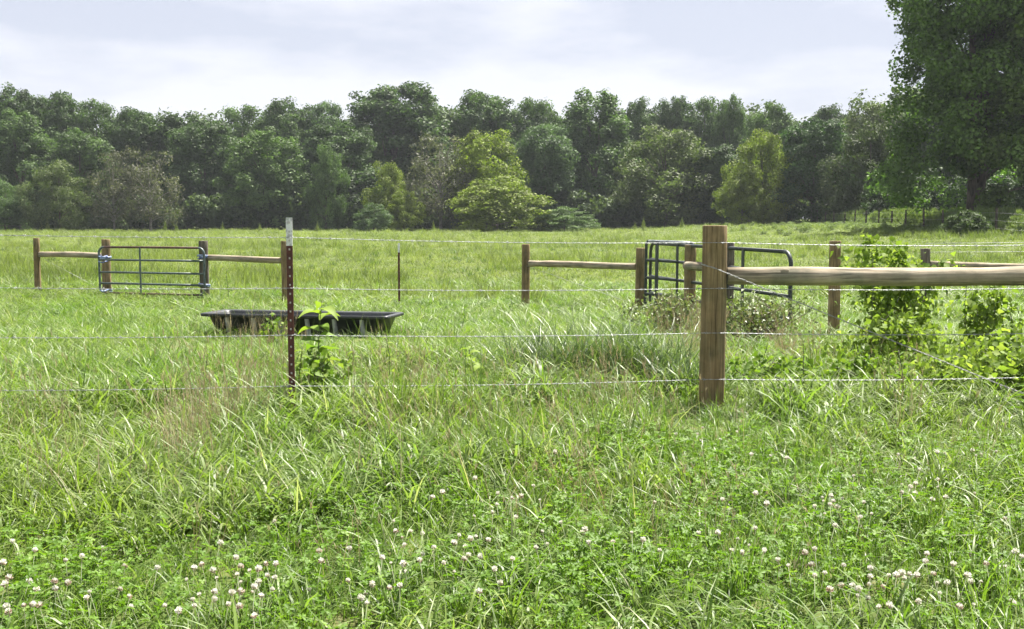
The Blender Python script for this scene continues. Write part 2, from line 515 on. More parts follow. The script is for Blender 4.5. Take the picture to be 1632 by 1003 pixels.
def blades(rng, n, R, L, W, lean=(0.1, 0.5), curl=(0.3, 1.3), segs=3, tint=(0, 1), z0=0.0, dead=0.06):
    """a tuft of grass blades -> V, Q, tint"""
    a = rng.uniform(0, 2 * np.pi, n)
    rr = R * np.sqrt(rng.random(n))
    a0 = rng.uniform(0, 2 * np.pi, n)
    bx, by = rr * np.cos(a0), rr * np.sin(a0)
    ln = rng.uniform(L[0], L[1], n)
    wd = rng.uniform(W[0], W[1], n)
    th0 = rng.uniform(lean[0], lean[1], n)
    ku = rng.uniform(curl[0], curl[1], n)
    tw = a + np.pi / 2 + rng.normal(size=n) * 0.5
    pts = []
    x, y, z = bx.copy(), by.copy(), np.full(n, z0)
    ring_w = np.linspace(0.8, 1.0, 2).tolist() + np.linspace(0.85, 0.08, segs - 1).tolist()
    for k in range(segs + 1):
        if k:
            th = th0 + ku * ((k - 0.5) / segs) ** 1.4
            st = ln / segs
            x = x + np.sin(th) * np.cos(a) * st
            y = y + np.sin(th) * np.sin(a) * st
            z = z + np.cos(th) * st
        hw = 0.5 * wd * ring_w[k]
        pts.append(np.stack([x - np.cos(tw) * hw, y - np.sin(tw) * hw, z], 1))
        pts.append(np.stack([x + np.cos(tw) * hw, y + np.sin(tw) * hw, z], 1))
    P = np.stack(pts, 1)                      # n, 2*(segs+1), 3
    m = 2 * (segs + 1)
    base = np.arange(n)[:, None] * m
    Q = np.concatenate([base + np.array([2 * k, 2 * k + 1, 2 * k + 3, 2 * k + 2]) for k in range(segs)], 0)
    t = rng.uniform(tint[0], tint[1], n) * 0.88
    t = np.where(rng.random(n) < dead, rng.uniform(0.92, 1.0, n), t)
    return P.reshape(-1, 3), Q, np.repeat(t, m)


def join(parts):
    V, Q, T, o = [], [], [], 0
    for v, q, t in parts:
        V.append(v); Q.append(q + o); T.append(t); o += len(v)
    return np.concatenate(V), np.concatenate(Q), np.concatenate(T)


def proto_collection(name, meshes):
    c = bpy.data.collections.new(name)
    for i, me in enumerate(meshes):
        o = bpy.data.objects.new("%s_%02d" % (name, i), me)
        c.objects.link(o)
    return c


def instancer(name, P, rot, scl, idx, coll, label):
    """one 'stuff' object: tufts set out on points"""
    n = len(P)
    me = bpy.data.meshes.new(name)
    me.vertices.add(n)
    me.vertices.foreach_set("co", np.asarray(P, np.float32).ravel())
    for nm, ty, arr in (("t_rot", 'FLOAT_VECTOR', rot), ("t_scl", 'FLOAT_VECTOR', scl)):
        at_ = me.attributes.new(nm, ty, 'POINT')
        at_.data.foreach_set("vector", np.asarray(arr, np.float32).ravel())
    at_ = me.attributes.new("t_idx", 'INT', 'POINT')
    at_.data.foreach_set("value", np.asarray(idx, np.int32))
    o = ob(name, me)
    ng = bpy.data.node_groups.new(name + "_nodes", 'GeometryNodeTree')
    ng.interface.new_socket("Geometry", in_out='INPUT', socket_type='NodeSocketGeometry')
    ng.interface.new_socket("Geometry", in_out='OUTPUT', socket_type='NodeSocketGeometry')
    N, L = ng.nodes, ng.links
    gi, go = N.new("NodeGroupInput"), N.new("NodeGroupOutput")
    ip = N.new("GeometryNodeInstanceOnPoints")
    ci = N.new("GeometryNodeCollectionInfo")
    ci.inputs["Collection"].default_value = coll
    ci.inputs["Separate Children"].default_value = True
    ci.inputs["Reset Children"].default_value = True
    ip.inputs["Pick Instance"].default_value = True

    def attr(nm, ty):
        a = N.new("GeometryNodeInputNamedAttribute"); a.data_type = ty
        a.inputs["Name"].default_value = nm
        return a.outputs["Attribute"]
    er = N.new("FunctionNodeEulerToRotation")
    L.new(attr("t_rot", 'FLOAT_VECTOR'), er.inputs[0])
    L.new(er.outputs[0], ip.inputs["Rotation"])
    L.new(attr("t_scl", 'FLOAT_VECTOR'), ip.inputs["Scale"])
    L.new(attr("t_idx", 'INT'), ip.inputs["Instance Index"])
    L.new(gi.outputs[0], ip.inputs["Points"])
    L.new(ci.outputs[0], ip.inputs["Instance"])
    L.new(ip.outputs[0], go.inputs[0])
    md = o.modifiers.new("scatter", 'NODES')
    md.node_group = ng
    tag(o, label, None, None, 'stuff')
    return o


# ------------------------------------------------------------------ trees
def oc(r, g, b):
    return (r, g, b, 1.0)


PROTO = {}
for key, args in {
    'oak_a': dict(seed=11, H=18, R=6, z0=0.8, shape='wall', nlobes=190, nleaf=40000, leaf=0.30, lobe=(0.11, 0.25)),
    'oak_b': dict(seed=23, H=18, R=6, z0=0.8, shape='wall', nlobes=230, nleaf=44000, leaf=0.28, lobe=(0.09, 0.21)),
    'oak_c': dict(seed=37, H=18, R=6, z0=1.0, shape='wall', nlobes=160, nleaf=38000, leaf=0.31, lobe=(0.13, 0.27)),
    'poplar_a': dict(seed=41, H=18, R=5, z0=0.5, shape='ovate', nlobes=200, nleaf=38000, leaf=0.28, lobe=(0.10, 0.22), flat=1.2),
    'poplar_b': dict(seed=53, H=18, R=5, z0=0.5, shape='ovate', nlobes=180, nleaf=36000, leaf=0.28, lobe=(0.12, 0.23), flat=1.15),
    'edge_a': dict(seed=61, H=10, R=5, z0=0.3, shape='dome', nlobes=110, nleaf=26000, leaf=0.23, lobe=(0.13, 0.24), flat=0.62),
    'edge_b': dict(seed=67, H=10, R=5, z0=0.2, shape='ovate', nlobes=110, nleaf=26000, leaf=0.23, lobe=(0.13, 0.24)),
    'sparse': dict(seed=71, H=10, R=4.5, z0=0.6, shape='round', nlobes=80, nleaf=6500, leaf=0.30, lobe=(0.15, 0.26), aspect=0.5),
}.items():
    cm, lobes = crown_mesh('crown_' + key, **args)
    tm = trunk_mesh('trunk_' + key, args['seed'], args['H'], 0.30 if args['H'] > 12 else 0.16, lobes,
                    34 if key == 'sparse' else 14, M['branch_grey'] if key == 'sparse' else M['bark'], top=0.82)
    PROTO[key] = (cm, tm, args['H'], args['R'])


def tree(kind, px, top, hw, d, col, label, name='woodland_tree', cat='tree', rz=None, group=None, sy=None):
    cm, tm, H, R = PROTO[kind]
    p = at(px, 363, d)
    z = float(gz(p[0], d))
    h = at(px, top, d)[2] - z
    w = hw * d / FPX * (1.32 if kind[:3] == 'oak' else 1.12)
    t = thing(name, label, cat, (p[0], d, z - 0.05), random.uniform(0, 6.28) if rz is None else rz, group)
    t.scale = (w / R, (sy or w) / R, h / H)
    ob('trunk', tm, t)
    c = ob('crown', cm, t)
    v = random.uniform(0.92, 1.08)
    c.color = oc(col[0] * v, col[1] * v, col[2] * v)
    return t


DK = (0.060, 0.096, 0.036)      # dark oak green
MG = (0.080, 0.126, 0.045)      # mid green
LG = (0.096, 0.150, 0.050)      # fresh green
OL = (0.098, 0.128, 0.046)      # olive
YG = (0.150, 0.190, 0.032)      # yellow green
GY = (0.105, 0.108, 0.074)      # thin grey-brown foliage
BG = (0.074, 0.116, 0.052)      # bluish green

TREES = [
    # back row, left to right
    ('oak_b', -40, 150, 70, 138, DK, 'dark oak crown cut by the left edge of the picture at the skyline'),
    ('oak_a', 28, 134, 46, 136, DK, 'knobbly dark oak top at the far left end of the skyline'),
    ('oak_b', 92, 140, 52, 138, DK, 'tall dark oak on the skyline above the leftmost fence post'),
    ('oak_c', 158, 160, 40, 140, MG, 'rounded oak crown on the skyline right of the tall leftmost oaks'),
    ('oak_b', 226, 166, 50, 138, DK, 'dark oak rising behind the grey-brown thinning trees'),
    ('oak_a', 302, 178, 50, 140, DK, 'low dark oak at the dip of the skyline above the left gate'),
    ('oak_c', 388, 168, 44, 150, MG, 'round oak crown on the skyline behind the pale upright poplar'),
    ('oak_a', 460, 155, 46, 150, MG, 'oak crown on the skyline straight above the near steel post'),
    ('oak_c', 524, 162, 36, 150, BG, 'narrow crown touching the big domed oak from the left'),
    ('oak_b', 630, 125, 84, 152, DK, 'biggest domed dark oak, highest crown in the middle of the woods'),
    ('oak_b', 772, 138, 60, 154, MG, 'second domed oak on the skyline right of the biggest one'),
    ('oak_c', 852, 157, 42, 156, MG, 'mid green oak crown between the second dome and the tall dark poplar'),
    ('oak_a', 1020, 155, 38, 158, MG, 'oak crown on the skyline just right of the tall dark poplar'),
    ('oak_b', 1074, 149, 38, 158, DK, 'dark blue-green oak crown above the open green gate'),
    ('oak_c', 1122, 156, 36, 156, MG, 'small oak crown on the skyline above the thick wooden fence post'),
    ('poplar_a', 1164, 152, 34, 152, LG, 'airy pale-leaved crown on the skyline right of the thick fence post'),
    ('poplar_b', 1226, 163, 46, 146, LG, 'fresh green tree with several spiky leaders beside the gap of sky'),
    ('oak_a', 1322, 166, 42, 150, DK, 'dark round crown on the skyline just right of the gap of sky'),
    ('oak_c', 1392, 162, 50, 128, OL, 'tall olive tree leaning on the left side of the big right-hand tree'),
    ('oak_b', 1470, 150, 62, 125, DK, 'dark tree filling the space behind the big right-hand tree'),
    # middle and front row
    ('poplar_a', 36, 176, 58, 122, MG, 'full green tree with light upper crown at the left edge of the woods'),
    ('oak_a', 128, 205, 46, 124, MG, 'mid green tree between the left edge tree and the grey-brown trees'),
    ('edge_b', 96, 256, 46, 112, OL, 'short yellowish tree with foliage to the ground above the leftmost fence post'),
    ('edge_a', 8, 286, 40, 112, MG, 'low dark bushy tree at the left edge of the field'),
    ('sparse', 182, 236, 36, 114, GY, 'thin grey-brown tree left of its larger grey twin'),
    ('sparse', 240, 232, 50, 116, GY, 'larger thin grey-brown tree with sparse leaves above the left gate'),
    ('oak_a', 330, 190, 52, 132, DK, 'very dark shaded tree in the hollow of the left woods'),
    ('poplar_b', 426, 204, 60, 126, LG, 'pale green pyramidal tree left of the near steel post'),
    ('oak_a', 545, 196, 64, 132, DK, 'dark broad tree in front of the big domed oak'),
    ('edge_b', 520, 230, 30, 124, LG, 'slim lime-topped tree on the left flank of the dark broad tree'),
    ('edge_b', 617, 257, 34, 120, YG, 'small lime green tree in front of the big domed oak'),
    ('edge_a', 644, 300, 26, 117, YG, 'low lime green bushy tree beside the grey branching tree'),
    ('edge_a', 596, 322, 28, 113, (0.085, 0.13, 0.055), 'small pale green shrub at the foot of the lime green tree'),
    ('sparse', 702, 208, 56, 122, GY, 'grey half-bare tree with visible branches in the middle of the woods'),
    ('edge_b', 775, 206, 66, 124, YG, 'large yellow-green tree right of the grey half-bare tree'),
    ('edge_a', 792, 278, 74, 116, YG, 'broad layered yellow-green tree reaching down to the field'),
    ('oak_c', 872, 198, 48, 134, BG, 'grey-green tree between the yellow-green tree and the tall dark poplar'),
    ('edge_a', 900, 328, 46, 115, LG, 'drooping light green shrub at the foot of the tall dark poplar'),
    ('poplar_a', 946, 143, 74, 140, MG, 'tall dark poplar-like tree with jagged top in the middle right woods'),
    ('edge_b', 1062, 203, 88, 128, OL, 'broad olive tree with foliage to the ground above the open green gate'),
    ('oak_a', 1150, 230, 44, 126, DK, 'dark tree between the broad olive tree and the yellow one'),
    ('edge_b', 1214, 208, 54, 114, YG, 'yellowish feathery tree left of the gap of sky'),
    ('edge_a', 1182, 270, 36, 112, YG, 'lower yellow-green tree on the left flank of the feathery yellow tree'),
    ('oak_a', 1296, 186, 52, 112, (0.04, 0.08, 0.022), 'dense dark green tree right of the feathery yellow tree'),
    ('edge_b', 1386, 196, 62, 104, (0.055, 0.075, 0.03), 'dark olive tree at the end of the far row of fence posts'),
    ('edge_a', 1450, 262, 60, 96, (0.035, 0.062, 0.02), 'dark low tree behind the tall weeds on the right bank'),
    ('oak_a', 1610, 150, 70, 100, DK, 'dark tree behind the trunks at the right edge of the picture'),
    ('edge_a', 1570, 262, 70, 92, (0.033, 0.06, 0.02), 'dark understorey tree behind the trunk of the big right-hand tree'),
    ('edge_b', 1680, 240, 70, 84, DK, 'dark low tree cut by the right edge of the picture'),
]
for tr in TREES:
    tree(*tr)

# mass of the wood behind and the undergrowth along its edge
rng = np.random.default_rng(5)
wood_mat_ = leaf_mat('woods_leaves', [(0.0, (0.036, 0.060, 0.022)), (0.5, (0.062, 0.100, 0.034)), (1.0, (0.095, 0.14, 0.05))], 0.33, 0.6, spec=0.2)
wp = []
for i, (H, R, z0, sh, nl, nf, lf) in enumerate([(18.5, 6.5, 0.5, 'wall', 90, 11000, 0.5), (17.5, 6.0, 0.5, 'wall', 80, 11000, 0.5), (3.2, 2.6, 0.0, 'dome', 34, 4000, 0.26)]):
    wp.append(crown_mesh('woods_%d' % i, 300 + i, H, R, z0, sh, nl, nf, lf, mat=wood_mat_)[0])
wc = proto_collection('woods_kinds', wp)
P, S, Ix = [], [], []
for row, dd in enumerate((160, 168, 178, 190)):
    for x in np.arange(-115, 120, 7.5):
        xx, yy = x + rng.uniform(-3, 3), dd + rng.uniform(-3, 3) + (0 if x < 45 else -25 - 0.2 * (x - 45))
        P.append((xx, yy, gz(xx, yy))); s = rng.uniform(0.9, 1.08); S.append((s, s, s * rng.uniform(0.86, 1.0))); Ix.append(int(rng.integers(0, 2)))
for x in np.arange(-75, 40, 1.6):
    xx = x + rng.uniform(-1, 1)
    yy = np.interp(xx, [-75, -40, 0, 18, 30, 40], [121, 124, 130, 131, 121, 108]) + rng.uniform(0, 5)
    s = rng.uniform(0.7, 1.5)
    P.append((xx, yy, gz(xx, yy))); S.append((s, s, s * rng.uniform(0.7, 1.3))); Ix.append(2)
n_ = len(P)
instancer('woods', P, np.stack([np.zeros(n_), np.zeros(n_), rng.uniform(0, 6.28, n_)], 1), S, Ix, wc, 'dark mass of the wood and undergrowth behind the edge trees')

# big tree at the right, with several stems
cm, lobes = crown_mesh('crown_big', 409, 25, 6.9, 1.5, 'wall', 320, 115000, 0.21, lobe=(0.09, 0.20), inner=0.34, aspect=0.85, flat=0.9)
tm = trunk_mesh('trunk_big', 402, 25, 0.33, lobes, 18, M['bark'], top=0.9, stems=2, spread=0.35)
p = at(1542, 350, 72)
t = thing('tall_tree', 'tall dark broadleaf tree with bare lower trunk towering at the right side', 'tree', (p[0], 72, float(gz(p[0], 72)) - 0.1), 0.4)
ob('trunk', tm, t)
ob('crown', cm, t).color = oc(0.100, 0.172, 0.036)
cm, lobes = crown_mesh('crown_side', 421, 22, 5.6, 1.6, 'wall', 110, 42000, 0.25, lobe=(0.11, 0.21), inner=0.25, aspect=0.85)
tm = trunk_mesh('trunk_side', 422, 22, 0.30, lobes, 22, M['bark'], top=0.9)
p = at(1668, 350, 69)
t = thing('tall_tree', 'yellower green tree cut by the right edge, its sprays overlapping the tall dark tree', 'tree', (p[0], 69, float(gz(p[0], 69)) - 0.1), 1.1)
ob('trunk', tm, t)
ob('crown', cm, t).color = oc(0.112, 0.172, 0.038)

# bush beside the trunk
cm, lobes = crown_mesh('bush_crown', 431, 1.35, 1.15, 0.05, 'dome', 46, 9000, 0.10, lobe=(0.16, 0.28), mat=M['tree'])
p = at(1541, 378, 56)
t = thing('bush', 'rounded dark bush in front of the tall tree trunk beside a fence post', 'bush', (p[0], 56, float(gz(p[0], 56)) - 0.03))
ob('trunk', trunk_mesh('bush_stem', 432, 1.3, 0.03, lobes, 16, M['bark'], top=0.7), t)
ob('crown', cm, t).color = oc(0.085, 0.12, 0.05)

# ------------------------------------------------------------------ near fence
def post_mesh(name, h, r, mat, seed, n=22, sink=0.35):
    rng = np.random.default_rng(seed)
    k = 12
    t = np.linspace(0, 1, k)
    z = -sink + t * (h + sink)
    P = np.stack([0.006 * np.sin(t * 4 + seed), 0.005 * np.cos(t * 3 + seed), z], 1)
    rad = r * (1.06 - 0.08 * t) * (1 + 0.015 * rng.normal(size=k))
    P = np.vstack([P, P[-1] + (0, 0, 0.006)])
    rad = np.append(rad, rad[-1] * 0.955)
    mb = MB().tube(P, rad, n, True, 0.022, rng)
    return mb.mesh(name, mat)


POSTS = {}


def wood_post(px, top, d, r, label, mat='post', group='wooden fence posts', seed=1, tilt=(0, 0), name='fence_post'):
    p = at(px, top, d)
    z = float(gz(p[0], d))
    me = post_mesh(name, p[2] - z, r, M[mat], seed)
    o = ob(name, me, None, (p[0], d, z))
    o.rotation_euler = (tilt[0], tilt[1], seed * 1.7)
    tag(o, label, 'fence post', group)
    return o


def rail_mesh(name, a, b, r0, r1, mat, seed, n=18):
    """rail built along local X from 0 to its length"""
    rng = np.random.default_rng(seed)
    L = float(np.linalg.norm(np.asarray(b) - np.asarray(a)))
    k = max(8, int(L / 0.18))
    t = np.linspace(0, 1, k)
    P = np.stack([t * L, 0.010 * np.sin(t * 5 + seed), 0.010 * np.sin(t * 4 + 2 * seed)], 1)
    rad = (r0 + (r1 - r0) * t) * (1 + 0.035 * rng.normal(size=k))
    return MB().tube(P, rad, n, True, 0.03, rng).mesh(name, mat)


def rail(a, b, r0, r1, label, mat='rail', seed=3, group='round wooden brace rails'):
    a, b = np.asarray(a, float), np.asarray(b, float)
    o = ob('brace_rail', rail_mesh('brace_rail', a, b, r0, r1, M[mat], seed), None, a)
    o.rotation_mode = 'QUATERNION'
    o.rotation_quaternion = Vector(b - a).to_track_quat('X', 'Z')
    return tag(o, label, 'fence rail', group)


D_MAIN = 7.1
wood_post(1138, 361, D_MAIN, 0.080, 'thick round wooden corner post standing nearest the camera', seed=1)
main_x = at(1138, 500, D_MAIN)[0]
end_px = 1681
wood_post(end_px, 358, D_MAIN + 0.05, 0.082, 'wooden brace post holding the other end of the thick rail, past the right edge', seed=2)
a = at(1158, 442.5, D_MAIN + 0.0); b = at(end_px - 18, 438, D_MAIN + 0.05)
r_near = rail(a, b, 0.058, 0.064, 'thick peeled wooden rail running from the nearest post out of the right edge', seed=4)
kn = MB()
for kx, kz, kr in ((0.37, 0.036, 0.030), (0.42, 0.030, 0.022), (0.33, 0.040, 0.018)):
    tt_ = np.linspace(0, math.pi, 9)
    kn.tube(np.stack([kx - kr * 1.6 * np.cos(tt_), np.full(9, -0.040), np.full(9, kz)], 1), kr * np.sin(tt_) * 0.8 + 0.001, 8)
k_ = ob('knot', kn.mesh('knot', M['rail']), r_near)
k_["label"] = 'raised knot with peeling bark'
brk = MB().box(a + np.array((-0.006, 0, -0.01)) - a, (0.02, 0.05, 0.13))
ob('bracket', brk.mesh('bracket', M['gate_dark'], False), r_near)


def twisted(mb, P, r, off, pitch, n=5, step=0.011):
    """two wires twisted about the polyline P"""
    P = np.asarray(P, float)
    s = np.r_[0, np.cumsum(np.linalg.norm(np.diff(P, axis=0), axis=1))]
    q = np.arange(0, s[-1], step)
    C = np.stack([np.interp(q, s, P[:, i]) for i in range(3)], 1)
    T = unit(np.gradient(C, axis=0))
    up = np.array((0, 0, 1.0))
    U = unit(np.cross(T, up)); W = np.cross(U, T)
    for ph in (0, math.pi):
        a = q / pitch * 2 * math.pi + ph
        mb.tube(C + off * (np.cos(a)[:, None] * U + np.sin(a)[:, None] * W), r, n)
    return C, q, U, W, T


def barbed(name, P, label, mat='wire', r=0.0012, off=0.0013, step_barb=0.125, group='barbed wire strands', seed=0):
    rng = np.random.default_rng(seed)
    mb = MB()
    C, q, U, W, T = twisted(mb, P, r, off, 0.075)
    o0 = C[0].copy()
    mb.v = [v - o0 for v in mb.v]
    o = ob(name, mb.mesh(name, M[mat]), None, o0)
    bb = MB()
    pos = rng.uniform(0, 0.1)
    while pos < q[-1]:
        i = int(np.searchsorted(q, pos))
        i = min(i, len(C) - 1)
        c = C[i] - o0
        # coil around the strands and four points
        a = np.linspace(0, 4 * math.pi, 16)
        coil = c + T[i] * (a[:, None] / 600.0 - 0.010) + 0.0048 * (np.cos(a)[:, None] * U[i] + np.sin(a)[:, None] * W[i])
        bb.tube(coil, 0.0012, 4)
        a0 = rng.uniform(0, 6.28)
        for k in range(4):
            dv = math.cos(a0 + k * 1.57) * U[i] + math.sin(a0 + k * 1.57) * W[i] + T[i] * (0.35 if k % 2 else -0.35)
            bb.tube([c + dv * 0.002, c + dv * 0.013], [0.0012, 0.0004], 4)
        pos += step_barb * rng.uniform(0.9, 1.1)
    b = ob('barbs', bb.mesh('barbs', M[mat]), o)
    b["kind"] = "stuff"
    return tag(o, label, 'barbed wire', group)


NAMES = ['topmost near strand of barbed wire, crossing just under the horizon',
         'second near strand of barbed wire from the top, just below the thick rail',
         'third near strand of barbed wire from the top, level with the dark trough foot',
         'lowest near strand of barbed wire, sagging through the tall grass']
W_Y = [(375, 378.5, 387, 391), (459, 459.5, 460, 460), (538.5, 534.5, 531, 532), (623, 615.5, 605, 602)]
for i, (yl, yt, ym, yr) in enumerate(W_Y):
    A = at(0, yl, 6.35); B = at(460, yt, 6.553); C_ = at(1118, ym, 7.005); C2 = at(1158, ym, 7.008); D_ = at(1632, yr, 7.01)
    A0 = A + (A - B) * 0.8; A0[2] = A[2]
    D0 = D_ + (D_ - C2) * 0.9; D0[2] = D_[2]
    pts = []
    for u0, u1, sag in ((A0, A, 0.0), (A, B, 0.006), (B, C_, 0.014), (C_, C2, 0), (C2, D_, 0.01), (D_, D0, 0)):
        t = np.linspace(0, 1, 12)[:-1, None]
        q = u0 + (u1 - u0) * t
        q[:, 2] -= (sag * 4 * t * (1 - t))[:, 0]
        pts.append(q)
    pts.append(D0[None])
    barbed('barbed_wire', np.vstack(pts), NAMES[i], seed=i)

# diagonal brace wire: two twisted strands
mb = MB()
A = at(1117, 421, 7.0); A1 = at(1140, 428, 6.98); B = at(1596, 614, 7.02); B2 = at(1665, 640, 7.06)
C, *_ = twisted(mb, [A, A1, B, B2], 0.0022, 0.0030, 0.11, 5, 0.015)
o0 = C[0].copy(); mb.v = [v - o0 for v in mb.v]
tag(ob('brace_wire', mb.mesh('brace_wire', M['old_wire']), None, o0), 'twisted diagonal brace wire running from the nearest post down to the right', 'brace wire', 'diagonal brace wires')


def t_post(px, top, d, scale, label, white=0.17, studs=True):
    p = at(px, top, d)
    z = float(gz(p[0], d))
    h = p[2] - z
    t = thing('steel_post', label, 'steel post', (p[0], d, z), 0.0, 'painted steel fence posts')
    w, th, web = 0.038 * scale, 0.006, 0.034

    def prof(z0, z1, mat, nm):
        mb = MB()
        mb.box((0, 0, (z0 + z1) / 2), (w, th, z1 - z0))
        mb.box((0, web / 2 + th / 2, (z0 + z1) / 2), (th, web, z1 - z0 - 0.002))
        return ob(nm, mb.mesh(nm, mat, False), t)
    prof(-0.4, h - white, M['t_red'], 'shaft')
    prof(h - white, h, M['t_white'], 'painted_tip')
    if studs:
        st = MB()
        st.add([(-0.005, -th / 2, -0.006), (0.005, -th / 2, -0.006), (0.005, -th / 2, 0.006), (-0.005, -th / 2, 0.006),
                (-0.003, -th / 2 - 0.008, -0.003), (0.003, -th / 2 - 0.008, -0.003), (0.003, -th / 2 - 0.008, 0.003), (-0.003, -th / 2 - 0.008, 0.003)],
               [(4, 5, 6, 7), (0, 1, 5, 4), (1, 2, 6, 5), (2, 3, 7, 6), (3, 0, 4, 7)])
        sm = st.mesh('stud', M['stud'], False)
        zz = h - 0.03
        while zz > 0.06:
            s = ob('stud', sm, t, (0, 0, zz))
            zz -= 0.054
    return t


tp = t_post(460.5, 347, 6.575, 1.0, 'near red-brown steel post with white tip and studs among tall weeds')
for i, (yl, yt, ym, yr) in enumerate(W_Y):
    p = at(460.5, yt, 6.565)
    z = p[2] - tp.location[2]
    a = np.linspace(-0.6, math.pi + 0.6, 10)
    c = MB().tube(np.stack([0.026 * np.cos(a), 0.003 + 0.026 * np.sin(a) - 0.012, z + 0.006 * np.cos(a)], 1), 0.0018, 5)
    ob('wire_clip', c.mesh('wire_clip', M['wire']), tp)
t_post(635.5, 388, 19.2, 0.95, 'distant thin steel post with pale tip standing alone beyond the trough', white=0.16, studs=False)

# ------------------------------------------------------------------ far fence, left gate
wood_post(58, 380, 22.0, 0.062, 'wooden post at the far left end of the left gate fence', seed=5)
wood_post(168.5, 382, 21.4, 0.082, 'brown wooden latch post behind the free end of the rusty gate', seed=6)
wood_post(324.5, 384.5, 20.5, 0.088, 'dark grey hinge post at the right end of the rusty gate', 'post_grey', seed=7)
wood_post(453, 385, 20.0, 0.062, 'wooden post half hidden behind the near red-brown steel post', seed=8)
rail(at(63, 405, 22.0), at(162, 408, 21.45), 0.056, 0.056, 'wooden rail between the leftmost post and the latch post', seed=9)
rail(at(332, 411.5, 20.5), at(449, 414.5, 20.0), 0.058, 0.055, 'wooden rail from the grey hinge post to the post behind the steel post', seed=10)
wood_post(837.5, 390, 19.0, 0.070, 'lone-looking wooden post in mid field left of the dark gates', seed=11)
wood_post(1021.5, 396, 17.6, 0.082, 'short wooden post at the hinge side of the small dark gate', seed=12)
rail(at(844, 421, 18.95), at(1014, 424, 17.65), 0.055, 0.055, 'long wooden rail between the mid field post and the short gate post', seed=13)
wood_post(1101, 391, 16.2, 0.085, 'weathered wooden post between the dark gates and the nearest post', seed=14)
wood_post(1163.5, 388, 14.9, 0.065, 'dark wooden post peeking out behind the right side of the nearest post', 'post_grey', seed=15)
rail(at(1094, 424.5, 16.05), at(1160, 429, 14.85), 0.062, 0.062, 'short stub of pale rail showing left of the nearest post', seed=16)
wood_post(1331.5, 385, 12.2, 0.066, 'slim brown wooden post under the thick rail beside the leafy vine', seed=17)
wood_post(1475, 397, 16.0, 0.070, 'dark wooden post behind the vine at the right', 'post_grey', seed=18)
wood_post(1700, 396, 16.6, 0.070, 'wooden post past the right edge carrying the distant thin rail', 'post_grey', seed=19)
rail(at(1482, 421.5, 16.0), at(1694, 425, 16.55), 0.042, 0.045, 'distant thin rail seen just above the thick near rail', seed=20)


def plain_wire(P, r, label, mat='old_wire', name='brace_wire', cat='brace wire', group='diagonal brace wires'):
    P = np.asarray(P, float)
    o0 = P[0].copy()
    return tag(ob(name, MB().tube(P - o0, r, 5).mesh(name, M[mat]), None, o0), label, cat, group)


plain_wire([at(840, 424, 18.9), at(1014, 486, 17.7)], 0.0022, 'thin diagonal brace wire under the long mid field rail')
plain_wire([at(62, 409, 21.95), at(163, 462, 21.4)], 0.0022, 'thin diagonal brace wire between the leftmost post and the latch post')
for k, (y0, y1) in enumerate(((388, 386), (402, 401), (447, 449))):
    barbed('barbed_wire', [at(1475, y0, 15.93), at(1700, y1, 16.53), at(1900, y1, 17.0)],
           ['top distant wire above the thin rail at the right edge', 'middle distant wire just above the thin rail at the right edge', 'low distant wire seen under the thick rail at the right edge'][k],
           mat='old_wire', r=0.0018, off=0.0018, seed=40 + k, group='distant barbed wire strands at the right')


def rounded(L, H, r, n=7, z0=0.0):
    """closed path of a gate frame with rounded top and bottom corners in local X, Z"""
    pts = []
    for cx, cz, a0 in ((L - r, H - r, 0), (r, H - r, 90), (r, z0 + r, 180), (L - r, z0 + r, 270)):
        for k in range(n):
            a = math.radians(a0 + 90 * k / (n - 1))
            pts.append((cx + r * math.cos(a), 0, cz + r * math.sin(a)))
    return np.array(pts)


def gate(name, a, b, H, label, bars, stays, tube, mats, z0=0.05, corner=0.13, staysize=None, group=None):
    """a, b: the two foot points in the world; local X runs from a to b"""
    a, b = np.asarray(a, float), np.asarray(b, float)
    L = float(np.linalg.norm((b - a)[:2]))
    rz = math.atan2(b[1] - a[1], b[0] - a[0])
    t = thing(name, label, 'gate', a, rz, group)
    tilt = math.atan2(b[2] - a[2], L)
    t.rotation_euler = (0, -tilt, rz)
    P = rounded(L, H, corner, z0=z0)
    n = 7
    top = np.vstack([P[n - 2:n], P[n:n + 2]])
    left = P[n:3 * n]
    right = np.vstack([P[3 * n:], P[:n]])
    ob('end_tube', MB().tube(left, tube, 10).mesh('end_tube', M[mats[0]]), t)
    ob('end_tube', MB().tube(right, tube, 10).mesh('end_tube', M[mats[0]]), t)
    ob('top_bar', MB().tube([(corner, 0, H), (L / 2, 0, H + 0.002), (L - corner, 0, H)], tube, 10).mesh('top_bar', M[mats[1]]), t)
    ob('bottom_bar', MB().tube([(corner, 0, z0), (L / 2, 0, z0 - 0.002), (L - corner, 0, z0)], tube, 10).mesh('bottom_bar', M[mats[3]]), t)
    for k, z in enumerate(bars):
        ob('bar', MB().tube([(0.01, 0, z), (L / 2, 0, z), (L - 0.01, 0, z)], tube * 0.92, 10).mesh('bar', M[mats[2]]), t)
    sw = staysize or tube * 2
    for x in stays:
        mb = MB().box((x, -tube * 1.15, (H + z0) / 2), (sw, 0.012, H - z0 + 0.01))
        ob('stay', mb.mesh('stay', M[mats[0]], False), t)
    return t, L


def ground_pt(px, d, lift=0.0):
    p = at(px, 400, d)
    return np.array((p[0], d, float(gz(p[0], d)) + lift))


